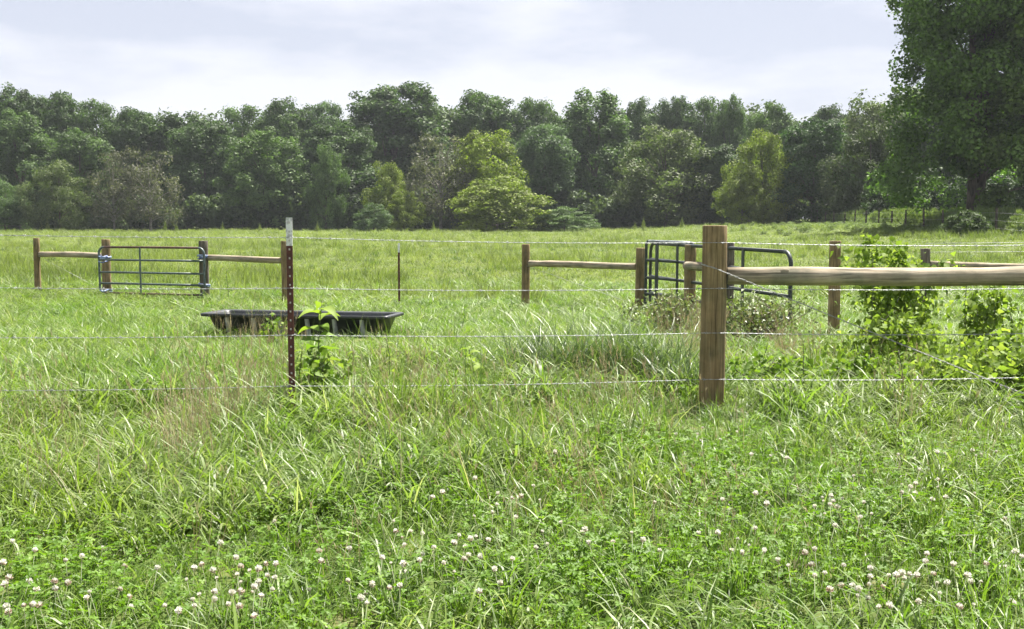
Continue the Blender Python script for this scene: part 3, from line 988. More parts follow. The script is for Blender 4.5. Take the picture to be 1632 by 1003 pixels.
# rusty five bar gate
a = ground_pt(157.5, 21.05); b = ground_pt(325, 20.30)
a[2] = at(157, 394, 21.05)[2]; b[2] = at(325, 395.5, 20.3)[2]
Hg = 0.90
a[2] -= Hg; b[2] -= Hg
a0 = a.copy()
gt, L = gate('pasture_gate', a, b, Hg, 'narrow five-bar pasture gate with rusty top rail and blue straps', [0.655, 0.415, 0.20], [0.47 * 2.05], 0.022,
             ('gate_grey', 'gate_rust', 'gate_grey', 'gate_rust'), z0=0.015, corner=0.12, staysize=0.035)


def strap(parent, c, r, zz, seed):
    rng = np.random.default_rng(seed)
    mb = MB()
    a_ = np.linspace(0, 2 * math.pi, 25)
    for k in range(3):
        mb.tube(np.stack([c[0] + r * np.cos(a_), c[1] + r * np.sin(a_), zz + 0.02 * (k - 1) + 0.015 * np.sin(a_ + rng.uniform(0, 6))], 1), 0.013, 6, False)
    return ob('strap', mb.mesh('strap', M['blue']), parent)


inv = gt.matrix_basis.inverted() if hasattr(gt, 'matrix_basis') else None
for px, d, zs, r in ((168.5, 21.4, (0.69, 0.03), 0.098), (324.5, 20.5, (0.73, 0.19), 0.104)):
    w = at(px, 410, d)
    lc = inv @ Vector((w[0], d, a0[2]))
    for q, zz in enumerate(zs):
        strap(gt, (lc.x, lc.y), r, zz, q + int(px))
for zz in (0.72, 0.62, 0.06):
    mb = MB().tube([(0.01, -0.02, zz), (0.08, -0.03, zz - 0.02), (0.15, 0.06, zz + 0.01)], 0.014, 6)
    ob('latch_chain', mb.mesh('latch_chain', M['blue']), gt)

# long dark gate swung towards the camera, and the small one beside it
a = at(1037, 388, 17.9); b = at(1261, 402, 13.1)
a[2] -= 1.12; b[2] -= 1.12
gate('pasture_gate', a, b, 1.12, 'long dark green tube gate standing open towards the camera behind the nearest post', [0.86, 0.58, 0.31], [0.26 * 4.9, 0.5 * 4.9, 0.74 * 4.9], 0.026,
     ('gate_dark', 'gate_dark', 'gate_dark', 'gate_dark'), z0=0.05, corner=0.16, staysize=0.075, group='dark green tube gates')
a = at(1029.5, 384.5, 17.3); b = at(1105, 387.5, 16.35)
a[2] -= 1.14; b[2] -= 1.14
gate('pasture_gate', a, b, 1.14, 'small dark gate with pale shiny top bar between two wooden posts', [0.84, 0.56, 0.30], [0.30], 0.024,
     ('gate_dark', 'gate_light', 'gate_dark', 'gate_dark'), z0=0.05, corner=0.07, staysize=0.07, group='dark green tube gates')

# far row of dark posts on the right bank with thin wires
fx = lambda d: 19.7 + 0.1 * d
prev = []
FPOST = post_mesh('old_fence_post', 1.2, 0.065, M['post_far'], 33, n=10)
for i, px in enumerate((1301, 1314, 1327, 1344, 1360, 1378, 1398, 1419, 1440, 1470, 1501, 1585, 1660)):
    d = 34022.0 / (px - 816 - 172.7)
    x = fx(d)
    z = float(gz(x, d))
    o = ob('old_fence_post', FPOST, None, (x, d, z))
    k = (1.25, 1.15, 1.2, 1.1, 1.22, 1.15, 1.2, 1.12, 1.18, 1.25, 1.15, 1.2, 1.2)[i]
    o.scale = (1, 1, k)
    o.rotation_euler = (random.uniform(-.04, .04), random.uniform(-.05, .05), i)
    nth = ['first', 'second', 'third', 'fourth', 'fifth', 'sixth', 'seventh', 'eighth', 'ninth', 'tenth', 'eleventh', 'twelfth', 'thirteenth'][i]
    tag(o, 'old dark post in the far fence on the right bank, %s counted from the left' % nth, 'fence post', 'old dark posts along the far right fence')
    prev.append((x, d, z))
for k, zz in enumerate((1.2, 0.8, 0.4)):
    P = [np.array((x - 0.07, d - 0.02, z + zz)) for x, d, z in prev]
    plain_wire(P, 0.004, ('top', 'middle', 'bottom')[k] + ' wire of the far fence along the right bank', name='fence_wire', cat='fence wire', group='wires of the far right fence')

# ------------------------------------------------------------------ feed trough
def trough():
    A = at(318, 499.5, 13.0); B = at(617, 504.6, 12.45)
    gzA = float(gz(A[0], 13.0))
    L = float(np.linalg.norm((B - A)[:2]))
    rz = math.atan2(B[1] - A[1], B[0] - A[0])
    H = 0.34
    base = A.copy(); base[2] = A[2] - H
    t = thing('feed_trough', 'long black plastic feed trough with flared rim lying in the grass behind the steel post', 'trough', base, rz)
    t.rotation_euler = (0, -math.atan2(B[2] - A[2], L), rz)
    W = 0.62
    # shell: rings of rounded rectangles from the floor up the outside, over the rim and down the inside

    def ring(x0, x1, y0, y1, z, r, n=5):
        pts = []
        for cx, cy, a0 in ((x1 - r, y1 - r, 0), (x0 + r, y1 - r, 90), (x0 + r, y0 + r, 180), (x1 - r, y0 + r, 270)):
            for k in range(n):
                a_ = math.radians(a0 + 90 * k / (n - 1))
                pts.append((cx + r * math.cos(a_), cy + r * math.sin(a_), z))
        return np.array(pts)
    # x from 0 to L, y from 0 (front) to W
    rings = []
    for ins, z, r in ((0.19, 0.0, 0.06), (0.17, 0.01, 0.07), (0.075, H - 0.05, 0.07), (0.062, H - 0.045, 0.07), (0.0, H - 0.035, 0.05), (-0.004, H - 0.03, 0.05),
                      (-0.004, H - 0.006, 0.05), (0.004, H, 0.05), (0.07, H - 0.004, 0.06), (0.085, H - 0.02, 0.06), (0.185, 0.03, 0.06)):
        rings.append(ring(ins * 1.0, L - ins * 1.0, ins * 0.75, W - ins * 0.75, z, r))
    n = len(rings[0])
    V = np.concatenate(rings)
    F = []
    for i in range(len(rings) - 1):
        for j in range(n):
            F.append((i * n + j, i * n + (j + 1) % n, (i + 1) * n + (j + 1) % n, (i + 1) * n + j))
    F.append(tuple(range(n - 1, -1, -1)))
    F.append(tuple(range((len(rings) - 1) * n, len(rings) * n)))
    mb = MB().add(V, F)
    ob('basin', mb.mesh('basin', M['trough']), t)
    # moulded ribs on both long sides
    xs_ = np.linspace(0.14, 0.86, 6)
    for side in (0, 1):
        for u in xs_:
            x = u * L
            y_t, y_b = 0.052, 0.135
            if side:
                y_t, y_b = W - y_t, W - y_b
            s = -1 if side == 0 else 1
            w = 0.034
            V = [(x - w, y_b, 0.012), (x + w, y_b, 0.012), (x + w * .8, y_t, H - 0.05), (x - w * .8, y_t, H - 0.05),
                 (x - w * .6, y_b + s * 0.032, 0.012), (x + w * .6, y_b + s * 0.032, 0.012), (x + w * .5, y_t + s * 0.026, H - 0.048), (x - w * .5, y_t + s * 0.026, H - 0.048)]
            mb = MB().add(V, [(4, 5, 6, 7), (0, 4, 7, 3), (1, 2, 6, 5), (3, 7, 6, 2), (0, 1, 5, 4)])
            ob('rib', mb.mesh('rib', M['trough_rib'], False), t)
    return t


trough()

# ------------------------------------------------------------------ broad-leaved weeds
def leaf_shape(L, W, droop=0.5, seed=0):
    """one leaf along +X, folded along its midrib"""
    k = 7
    t = np.linspace(0, 1, k)
    w = W * np.sin(np.pi * np.clip(t, 0.02, 0.985) ** 0.75) * (1 - 0.15 * t)
    x = L * (t - 0.12 * droop * t ** 2)
    z = L * (0.18 * t - droop * t ** 2 * 0.55)
    V = []
    for i in range(k):
        f = 0.22 * w[i] + 0.012 * L * math.sin(i * 2.3 + seed)
        V += [(x[i], -w[i] / 2, z[i] + f), (x[i], 0, z[i]), (x[i], w[i] / 2, z[i] + f)]
    Q = []
    for i in range(k - 1):
        o = 3 * i
        Q += [(o, o + 3, o + 4, o + 1), (o + 1, o + 4, o + 5, o + 2)]
    return np.array(V), np.array(Q)


LEAFM = []
for i in range(5):
    V, Q = leaf_shape(1.0, 0.52, 0.45 + 0.15 * i, i)
    LEAFM.append(quads_mesh('leaf', V, Q, M['weed'], np.full(len(V), (0.3, 0.5, 0.65, 0.8, 0.95)[i]), True))


def weed(px, base_d, top, label, nleaf=12, size=0.13, spread=1.0, name='broadleaf_weed', lo=0.15, tip=0.6, tones=(1, 2, 3, 4), seed=0, lean=0.04, wide=1.0):
    rng = np.random.default_rng(seed)
    p = at(px, top, base_d)
    z = float(gz(p[0], base_d))
    h = p[2] - z
    t = thing(name, label, 'weed', (p[0], base_d, z))
    k = 8
    tt = np.linspace(0, 1, k)
    lx, ly = rng.normal(size=2) * lean
    P = np.stack([lx * tt + 0.012 * np.sin(tt * 6 + seed), ly * tt + 0.01 * np.cos(tt * 5), -0.05 + tt * (h + 0.05)], 1)
    ob('stem', MB().tube(P, 0.0065 * (1 - 0.7 * tt), 6).mesh('stem', M['stem']), t)
    for i in range(nleaf):
        u = lo + (1 - lo) * (i + 0.5) / nleaf
        a = i * 2.4 + rng.uniform(-0.4, 0.4)
        s = size * (1.1 - tip * u ** 3) * rng.uniform(0.75, 1.2)
        lf = ob('leaf', LEAFM[int(rng.choice(tones))], t)
        lf.location = [float(np.interp(u, tt, P[:, j])) for j in range(3)]
        lf.rotation_euler = (rng.uniform(-0.35, 0.35), rng.uniform(-0.55, 0.15), a)
        lf.scale = (s, s * wide, s)
    return t


weed(507, 7.3, 480, 'tall broad-leaved weed just right of the near steel post', 15, 0.19, seed=1, lo=0.25, tip=0.3, tones=(0, 1, 2, 3, 4))
weed(478, 7.0, 545, 'low broad-leaved weed crowding the right side of the near steel post', 11, 0.10, seed=2)
weed(548, 7.5, 555, 'small leafy weed between the tall weed and the trough end', 10, 0.10, seed=3)
weed(622, 7.7, 535, 'slender yellow-green weed below the right end of the trough', 10, 0.095, seed=4, tones=(3, 4))
weed(757, 7.5, 548, 'bright green weed with drooping leaves in mid field below the second wire', 11, 0.125, seed=5, tones=(3, 4), lo=0.35)
weed(452, 6.3, 622, 'flat broad-leaved weed at the foot of the near steel post', 8, 0.115, seed=6, tones=(3, 4), lo=0.5)
weed(330, 7.4, 560, 'pale small weed among dry stalks left of the steel post', 8, 0.07, seed=7, tones=(3, 4))
weed(1290, 7.6, 545, 'thin leafy weed left of the slim brown post', 14, 0.085, seed=8, wide=0.6)
weed(1265, 7.2, 598, 'low weed with narrow leaflets right of the nearest post foot', 14, 0.10, seed=9, wide=0.5)
weed(1362, 7.9, 575, 'leafy weed at the foot of the slim brown post', 15, 0.10, seed=10, wide=0.6, tones=(0, 1, 2))
weed(1440, 6.7, 560, 'dark upright weed under the diagonal brace wire', 18, 0.11, seed=11, wide=0.4, tones=(0, 1, 2))
weed(1505, 7.4, 575, 'spreading weed right of the diagonal wire middle', 16, 0.10, seed=12, wide=0.6)
weed(1620, 6.6, 590, 'dark weed at the lower end of the diagonal brace wire', 18, 0.12, seed=13, wide=0.4, tones=(0, 1))
weed(1215, 8.6, 545, 'pale weed close behind the nearest post', 13, 0.09, seed=14, wide=0.6)
weed(1545, 9.5, 420, 'tall thin weed rising past the thick rail near the right edge', 20, 0.09, seed=15, wide=0.6, tones=(2, 3, 4))
weed(1395, 9.2, 395, 'tall thin yellow-green weed left of the leafy vine', 22, 0.09, seed=16, wide=0.6, tones=(3, 4))
weed(735, 13.5, 485, 'small dark dock plant beyond the fence right of the distant steel post', 12, 0.10, seed=17, tones=(0,), lo=0.05)
weed(818, 17.0, 478, 'small dark weed at the foot of the mid field wooden post', 12, 0.12, seed=18, tones=(0,), lo=0.05)
weed(362, 19.5, 420, 'tall thin dark weed behind the fence right of the grey hinge post', 18, 0.10, seed=19, wide=0.3, tones=(0, 1))


def vine(px, d, top, w, label, n=900, leaf=0.06, seed=0, name='climbing_vine', cat='vine', mat='vine', stems=5, shape=None, stemmat='stem', depth=None):
    rng = np.random.default_rng(seed)
    p = at(px, top, d)
    z = float(gz(p[0], d))
    h = p[2] - z
    W = w * d / FPX
    t = thing(name, label, cat, (p[0], d, z))
    mb = MB()
    C = []
    for s in range(stems):
        k = 10
        tt = np.linspace(0, 1, k)
        a = rng.uniform(0, 6.28)
        r0 = W * rng.uniform(0.0, 0.55)
        hh = h * (1 if s == 0 else rng.uniform(0.62, 1.0))
        P = np.stack([r0 * np.cos(a) * (0.5 + 0.6 * tt) + 0.12 * W * np.sin(tt * 7 + s), (r0 * np.sin(a) * (0.5 + 0.6 * tt)) * 0.8, -0.05 + tt * (hh + 0.05)], 1)
        P[-2:, 2] -= np.array((0, 0.06 * hh))
        mb.tube(P, 0.006 * (1 - 0.75 * tt) + 0.0012, 5)
        m_ = n // stems
        u = rng.beta(1.35, 0.85, m_)
        c = np.stack([np.interp(u, tt, P[:, j]) for j in range(3)], 1)
        lump = 0.6 + 0.5 * np.sin(u * 17 + s * 2)
        c[:, :2] += rng.normal(size=(m_, 2)) * W * 0.30 * lump[:, None] * (1.05 - 0.42 * u)[:, None]
        c[:, 2] += rng.normal(size=m_) * 0.04
        C.append(c[c[:, 2] > 0.02])
    C = np.concatenate(C)
    k = len(C)
    N = unit(rng.normal(size=(k, 3)) * 0.8 + np.array((0, -0.45, 0.7)))
    s = leaf * rng.uniform(0.6, 1.4, k)
    # folded leaves: five-point outline as two quads
    tdir = unit(np.cross(N, rng.normal(size=(k, 3))))
    tdir[:, 2] -= 0.5; tdir = unit(tdir)
    b = unit(np.cross(N, tdir)); N = np.cross(tdir, b)
    S = s[:, None]
    V = np.stack([C, C + tdir * S * 0.35 + b * S * 0.36 + N * S * 0.1, C + tdir * S - N * S * 0.12, C + tdir * S * 0.35 - b * S * 0.36 + N * S * 0.1, C + tdir * S * 0.5], 1)
    o = np.arange(k)[:, None] * 5
    Q = np.concatenate([o + np.array([0, 1, 2, 4]), o + np.array([0, 4, 2, 3])])
    tint = np.clip(rng.normal(0.55, 0.24, k), 0, 1)
    ob('stem', mb.mesh('stem', M[stemmat]), t)
    f = ob('foliage', quads_mesh('foliage', V, Q, M[mat], np.repeat(tint, 5)), t)
    f["kind"] = "stuff"
    return t


vine(1436, 9.6, 368, 104, 'bright leafy vine climbing in a tall column beside the slim brown post', 2300, 0.062, 1, stems=14)
vine(1428, 9.0, 490, 130, 'wide skirt of vine leaves at the foot of the tall vine column', 1000, 0.06, 2, stems=18)
vine(1578, 9.2, 455, 80, 'narrow column of vine leaves near the right edge', 700, 0.06, 3, stems=9)
vine(1580, 8.4, 530, 105, 'low tangle of vine leaves under the diagonal wire end', 800, 0.055, 4, stems=16)
vine(1068, 12.8, 466, 120, 'olive bramble bush left of the nearest post below the small gate', 2000, 0.040, 5, 'bramble_bush', 'bush', 'bramble', 46, stemmat='stem_brown')
vine(1212, 11.6, 466, 130, 'olive bramble bush right of the nearest post below the thick rail', 2000, 0.040, 6, 'bramble_bush', 'bush', 'bramble', 46, stemmat='stem_brown')
vine(1322, 9.4, 556, 120, 'leafy scrub at the foot of the slim brown post', 1100, 0.05, 7, 'scrub_plant', 'bush', 'vine', 18)
vine(1500, 7.7, 565, 120, 'broad low leafy cover beneath the diagonal brace wire', 850, 0.05, 8, 'scrub_plant', 'bush', 'vine', 18)
vine(1375, 7.7, 565, 110, 'low leafy cover between the nearest post and the vine skirt', 800, 0.05, 9, 'scrub_plant', 'bush', 'weed', 18)
vine(1245, 7.9, 572, 120, 'light leafy scrub just right of the nearest post', 560, 0.05, 12, 'scrub_plant', 'bush', 'weed', 15)
vine(1640, 7.5, 555, 100, 'leafy scrub cut by the right edge below the lowest wire', 1144, 0.055, 13, 'scrub_plant', 'bush', 'vine', 15)
vine(510, 7.2, 560, 100, 'leafy undergrowth around the tall weed by the near steel post', 240, 0.055, 10, 'scrub_plant', 'bush', 'weed', 10)
vine(432, 12.0, 508, 34, 'wispy weed growing against the trough front left of the steel post', 166, 0.05, 11, 'scrub_plant', 'bush', 'weed', 7, stemmat='stem_brown')

# feathery spikes standing at the far end of the field
rng = np.random.default_rng(77)
mb_s = []
for s in range(5):
    v_, q_, t_ = blades(rng, (70, 60, 45, 28, 14)[s], 0.16, (0.22, 0.5), (0.012, 0.025), (0.1, 0.45), (0.0, 0.3), 3, (0.0, 0.7), z0=s * 0.28)
    v_[:, :2] *= (1.25, 1.05, 0.8, 0.5, 0.25)[s]
    mb_s.append((v_, q_, t_))
SPK = quads_mesh('spike_foliage', *join(mb_s)[:2], M['field'], join(mb_s)[2])
SPS = MB().tube([(0, 0, -0.05), (0.01, 0, 0.8), (0, 0.01, 1.6)], [0.012, 0.008, 0.003], 5).mesh('spike_stem', M['stem'])
for px, d, h, lab in ((66, 112, 1.3, 'above the leftmost fence post'), (76, 110, 1.6, 'second one above the leftmost post'), (97, 112, 1.5, 'left of the latch post'),
                      (106, 113, 1.2, 'nearest the latch post'), (263, 110, 1.35, 'above the middle of the rusty gate'), (281, 112, 0.9, 'above the right half of the rusty gate'),
                      (355, 112, 1.0, 'right of the grey hinge post'), (414, 112, 0.9, 'shortly left of the near steel post'), (506, 112, 1.1, 'shortly right of the near steel post'),
                      (691, 108, 1.1, 'right of the distant steel post'), (1012, 112, 0.8, 'left of the small dark gate'), (1026, 104, 1.35, 'above the small dark gate'), (1087, 112, 1.1, 'left of the nearest post top')):
    x = at(px, 363, d)[0]
    t = thing('feathery_weed', 'feathery upright weed at the field end, ' + lab, 'weed', (x, d, float(gz(x, d))), px, 'feathery weeds along the far field edge')
    t.scale = (1.1, 1.1, h / 1.5 * 1.1)
    ob('stem', SPS, t); ob('foliage', SPK, t)

# coarse dark grass clump left of the nearest post
def clump(px, d, w, h, label, n=420, seed=0, mat='sedge', lean=(0.15, 0.9), curl=(0.5, 1.5), Wd=(0.006, 0.012)):
    rng = np.random.default_rng(seed)
    x = at(px, 600, d)[0]
    V, Q, T = blades(rng, n, w, (h * 0.7, h * 1.3), Wd, lean, curl, 5, (0, 1), dead=0.03)
    o = ob('grass_clump', quads_mesh('grass_clump', V, Q, M[mat], T), None, (x, d, float(gz(x, d))))
    return tag(o, label, 'grass clump', 'coarse dark grass clumps')


clump(965, 8.3, 0.34, 0.58, 'biggest coarse dark grass clump left of the nearest post', 800, 1)
clump(868, 8.2, 0.34, 0.52, 'coarse grass clump on the left flank of the biggest dark clump', 420, 2)
clump(1045, 8.1, 0.28, 0.50, 'coarse grass clump between the biggest dark clump and the nearest post', 420, 3)
clump(845, 8.6, 0.16, 0.40, 'small coarse grass clump farthest left of the dark clumps', 240, 4)
clump(1090, 7.6, 0.15, 0.36, 'small dark grass clump against the left side of the nearest post foot', 260, 5)

# ------------------------------------------------------------------ clover flowers
F1 = [(10,740),(20,825),(35,800),(115,815),(140,690),(195,790),(215,815),(145,845),(220,842),(260,730),(270,820),(325,715),(355,855),(345,880),(475,845),(495,755),(515,875),(520,915),(625,760),(655,910),(25,915),(35,935),(95,910),(130,905),(155,910),(50,655),(740,805),(770,760),(800,748),(860,800),(850,855),(790,865),(765,885),(770,910),(850,885),(935,720),(955,755),(990,770),(940,785),(1025,765),(955,815),(955,855),(920,860),(1010,835),(1030,815),(1000,855),(905,905),(950,915),(1035,870),(405,680),(875,660),(845,770),(1010,950),(710,930)]
F2 = [(60,745),(100,745),(65,790),(30,765),(95,800),(85,845),(45,870),(15,835),(30,815),(10,955),(230,845),(270,695),(280,735),(390,685),(385,810),(95,575),(455,860),(460,900),(480,825),(520,720),(555,740),(590,680),(600,640),(575,615),(565,575),(610,670),(635,615),(680,625),(670,730),(680,705),(615,775),(725,680),(825,630),(870,645),(893,635),(940,650),(850,675),(805,660),(845,725),(862,710),(885,555),(960,540),(980,465),(975,510),(1035,485),(890,405),(760,460),(720,480),(965,765),(990,820),(905,855),(765,740),(805,775),(910,715),(435,880),(605,745),(590,830),(550,840)]
F3 = [(690,230),(775,230),(795,205),(790,255),(865,250),(930,220),(990,310),(75,475),(40,485),(125,435),(150,490),(235,580),(55,560),(330,608),(320,622),(345,660),(440,658),(515,620),(605,500),(560,650),(135,680),(160,615),(875,490),(903,530),(1005,465),(1005,603),(955,700),(935,645),(980,670),(855,622),(625,690),(780,622),(1040,690),(910,690),(210,300),(40,725),(180,665)]
F4 = [(70,315),(135,325),(10,465),(55,505),(275,480),(310,475),(280,495),(320,495),(305,508),(335,518),(265,555),(285,545),(245,515),(355,485),(440,500),(425,560),(470,545),(325,592),(10,603),(45,695),(400,395),(605,390),(590,430),(590,460),(645,425),(625,440),(660,370),(645,465),(735,440),(735,410),(765,480),(710,490),(730,300),(760,305),(870,295),(885,315),(905,310),(965,300),(640,325),(575,310),(880,465),(1000,565),(245,685),(140,750),(100,730),(235,750),(285,780),(245,790),(360,750),(305,848),(350,830),(395,830),(415,870),(420,845),(455,880),(465,795),(460,825),(465,762),(515,835),(540,790),(570,790),(590,780),(600,800),(620,785),(650,790),(690,705),(685,735),(715,785),(730,820),(740,860),(770,820),(820,915),(875,905),(865,705),(925,745),(850,790),(865,815),(905,815),(1000,755),(1040,695),(1065,715),(1025,890),(1035,900),(655,895),(500,915),(540,910),(795,745),(205,700)]
FL = []
for lst, ox in ((F1, 0), (F2, 400), (F3, 800), (F4, 1200)):
    for (x, y) in lst:
        FL.append((ox + x / 2.488, 600 + y / 2.488))


def flower_head(seed, old=False):
    rng = np.random.default_rng(seed)
    n = 70
    d = unit(rng.normal(size=(n, 3)))
    d[:, 2] = d[:, 2] * 0.9 + 0.15
    d = unit(d)
    R = 0.0105
    side = unit(np.cross(d, rng.normal(size=(n, 3))))
    Lq = R * rng.uniform(0.9, 1.15, (n, 1))
    up = np.array((0, 0, 0.25)) * R
    w = 0.0017
    V = np.stack([d * R * 0.35 - side * w * 0.6, d * R * 0.35 + side * w * 0.6, d * Lq + side * w + up, d * Lq - side * w + up], 1).reshape(-1, 3)
    Q = np.arange(4 * n).reshape(n, 4)
    t = np.where(d[:, 2] < (0.45 if old else -0.25), rng.uniform(0.0, 0.45, n), rng.uniform(0.55, 1.0, n))
    return quads_mesh('flower_head', V, Q, M['petal'], np.repeat(t, 4))


HEADS = [flower_head(s, s > 2) for s in range(6)]
rng = np.random.default_rng(99)
FP, FLO = [], []
STEM = MB().tube([(0, 0, -1.0), (0.02, 0.01, -0.5), (0, 0, 0)], [0.0011, 0.001, 0.001], 5).mesh('stem', M['stem'])
for (px, py) in FL:
    hg = float(rng.uniform(0.11, 0.19))
    x, d = ground_hit(px, py, hg)
    FP.append((x, d))
    z = float(gz(x, d))
    row = 'along the bottom edge' if py > 915 else 'low in the foreground' if py > 860 else 'in the middle foreground' if py > 790 else 'up towards the fence'
    col = ['at the left edge', 'below the latch post', 'below the grey hinge post', 'below the near steel post', 'below the trough end', 'below the lone field post',
           'left of the nearest post', 'below the nearest post', 'below the slim brown post', 'below the leafy vine', 'at the right edge'][int(np.searchsorted([90, 240, 390, 530, 700, 880, 1060, 1200, 1360, 1520], px))]
    look = rng.random()
    kind_ = 'small half-open' if look < 0.22 else 'browning' if look < 0.40 else 'full white'
    lab = row + ' ' + col
    t = thing('clover_flower', kind_ + ' clover flower ' + lab, 'flower', (x, d, z + hg), float(rng.uniform(0, 6)), 'white clover flowers')
    FLO.append(t)
    s = float(rng.uniform(0.45, 0.62)) if look < 0.22 else float(rng.uniform(0.62, 1.08))
    h_ = ob('flower_head', HEADS[int(rng.integers(0, 3)) + (3 if 0.22 <= look < 0.40 else 0)], t)
    h_.scale = (s, s, s * 0.95)
    h_.rotation_euler = (float(rng.normal() * 0.3), float(rng.normal() * 0.3), 0)
    st_ = ob('stem', STEM, t); st_.scale = (1, 1, hg)
FP = np.array(FP)
ORD = 'first second third fourth fifth sixth seventh eighth ninth tenth eleventh twelfth thirteenth fourteenth fifteenth sixteenth'.split()
by_label = {}
for o_, (px, py) in zip(FLO, FL):
    by_label.setdefault(o_["label"], []).append((px, o_))
for lab, lst in by_label.items():
    if len(lst) > 1:
        for q, (px, o_) in enumerate(sorted(lst, key=lambda e: e[0])):
            o_["label"] = lab + ', ' + ORD[q] + ' from left'

# ------------------------------------------------------------------ grass, clover and other ground cover
def clover_weight(x, y):
    out = np.zeros(len(x))
    for i in range(0, len(x), 4000):
        dx = x[i:i + 4000, None] - FP[None, :, 0]
        dy = y[i:i + 4000, None] - FP[None, :, 1]
        s = 0.13 + 0.02 * FP[None, :, 1]
        out[i:i + 4000] = np.exp(-(dx ** 2 + dy ** 2) / (2 * s ** 2)).sum(1)
    return out


def region(rng, d0, d1, dens, half=0.60, pad=1.6):
    area = 0
    n = int(dens * (half * (d1 ** 2 - d0 ** 2) + 2 * pad * (d1 - d0)))
    y = np.sqrt(rng.uniform(d0 ** 2, d1 ** 2, n))
    x = rng.uniform(-1, 1, n) * (half * y + pad)
    return x, y


def vnoise(x, y, s, seed):
    a = seed * 1.37
    return 0.5 + 0.25 * (np.sin(x * s + a + 1.7 * np.sin(y * s * 0.7 + a)) + np.sin(y * s * 1.13 + 2 * a + 1.3 * np.sin(x * s * 0.83 - a)))


rng = np.random.default_rng(3)
fesc = [quads_mesh('fescue_%d' % i, *(lambda r: (r[0], r[1], M['grass'], r[2]))(
    blades(rng, 18, 0.06, (0.16, 0.42), (0.005, 0.0125), (0.15, 0.8), (0.7, 2.4), 4, (0.1, 1.0), dead=0.04))) for i in range(7)]
short = [quads_mesh('short_%d' % i, *(lambda r: (r[0], r[1], M['grass'], r[2]))(
    blades(rng, 20, 0.07, (0.07, 0.20), (0.0035, 0.007), (0.1, 0.9), (0.3, 1.4), 3, (0.0, 0.9), dead=0.04))) for i in range(4)]
upr = [quads_mesh('upright_%d' % i, *(lambda r: (r[0], r[1], M['grass'], r[2]))(
    blades(rng, 16, 0.06, (0.25, 0.50), (0.003, 0.006), (0.02, 0.35), (0.1, 0.9), 4, (0.2, 1.0), dead=0.04))) for i in range(3)]
gc = proto_collection('grass_kinds', fesc + short + upr)          # 0-6, 7-10, 11-13
PX, PY, IDX, SC = [], [], [], []
for d0, d1, dens in ((2.2, 5.0, 190), (5.0, 9.5, 150), (9.5, 16, 75), (16, 26, 42)):
    x, y = region(rng, d0, d1, dens)
    cw = clover_weight(x, y)
    v1 = vnoise(x, y, 1.1, 1); v2 = vnoise(x, y, 2.7, 2)
    n = len(x)
    kind = np.where(rng.random(n) < 0.45, rng.integers(7, 11, n), rng.integers(0, 7, n))
    up_ = rng.random(n) < 0.10 * (v1 > 0.55)
    kind = np.where(up_, rng.integers(11, 14, n), kind)
    inclo = (cw > 0.55) & (y < 6.5)
    kind = np.where(inclo & (rng.random(n) < 0.35), rng.integers(7, 11, n), kind)
    keep = ~(inclo & (rng.random(n) < 0.15))
    base = np.interp(y, [2, 4.2, 6.5, 8.5, 11, 30], [0.85, 0.9, 0.95, 0.95, 0.72, 0.62])
    sc = base * rng.uniform(0.65, 1.2, n) * (0.78 + 0.45 * v2)
    sc = np.where(inclo, sc * 0.80, sc)
    trough_zone = (x > -3.9) & (x < -1.1) & (y > 9.6) & (y < 12.7)
    sc = np.where(trough_zone, sc * 0.6, sc)
    scrub_zone = (x > 1.45) & (y > 6.8) & (y < 11)
    sc = np.where(scrub_zone, sc * 0.85, sc)
    foot = (x > 0.95) & (x < 1.65) & (y > 5.9) & (y < 7.15)
    sc = np.where(foot, sc * 0.48, sc)
    PX.append(x[keep]); PY.append(y[keep]); IDX.append(kind[keep]); SC.append(sc[keep])
x, y, k, s = map(np.concatenate, (PX, PY, IDX, SC))
wsc = s * np.interp(y, [2, 8, 14, 26], [1, 1.0, 1.5, 2.2])
rot = np.stack([rng.normal(size=len(x)) * 0.1, rng.normal(size=len(x)) * 0.1, rng.uniform(0, 6.28, len(x))], 1)
instancer('grass', np.stack([x, y, gz(x, y) - 0.004], 1), rot, np.stack([wsc, wsc, s], 1), k, gc, 'long and short green pasture grass in the foreground and around the fences')
print('grass tufts', len(x))

# field grass beyond
rng = np.random.default_rng(8)
fld = [quads_mesh('field_%d' % i, *(lambda r: (r[0], r[1], M['field'], r[2]))(
    blades(rng, 70, 0.30, (0.08, 0.22), (0.010, 0.022), (0.2, 1.1), (0.3, 1.5), 3, (0.0, 1.0), dead=0.05))) for i in range(5)]
tall = [quads_mesh('tallfield_%d' % i, *(lambda r: (r[0], r[1], M['field'], r[2]))(
    blades(rng, 40, 0.22, (0.25, 0.55), (0.008, 0.016), (0.05, 0.5), (0.1, 0.8), 3, (0.0, 0.8), dead=0.05))) for i in range(2)]
dark = [quads_mesh('darkweed_%d' % i, *(lambda r: (r[0], r[1], M['bank'], r[2]))(
    blades(rng, 46, 0.16, (0.12, 0.34), (0.015, 0.03), (0.1, 1.0), (0.2, 1.0), 3, (0.0, 0.6), dead=0.0))) for i in range(2)]
fc = proto_collection('field_kinds', dark + fld + tall)
PX, PY = [], []
for d0, d1, dens in ((20, 34, 15), (34, 60, 8), (60, 135, 3.0)):
    x, y = region(rng, d0, d1, dens, 0.56, 2)
    PX.append(x); PY.append(y)
x, y = np.concatenate(PX), np.concatenate(PY)
n = len(x)
v = vnoise(x, y, 0.35, 4) * 0.6 + vnoise(x, y, 0.9, 5) * 0.4
k = np.where((rng.random(n) < 0.04 + 0.22 * (v > 0.64)), rng.integers(7, 9, n), rng.integers(2, 7, n))
k = np.where(rng.random(n) < 0.03 * (y < 75), rng.integers(0, 2, n), k)
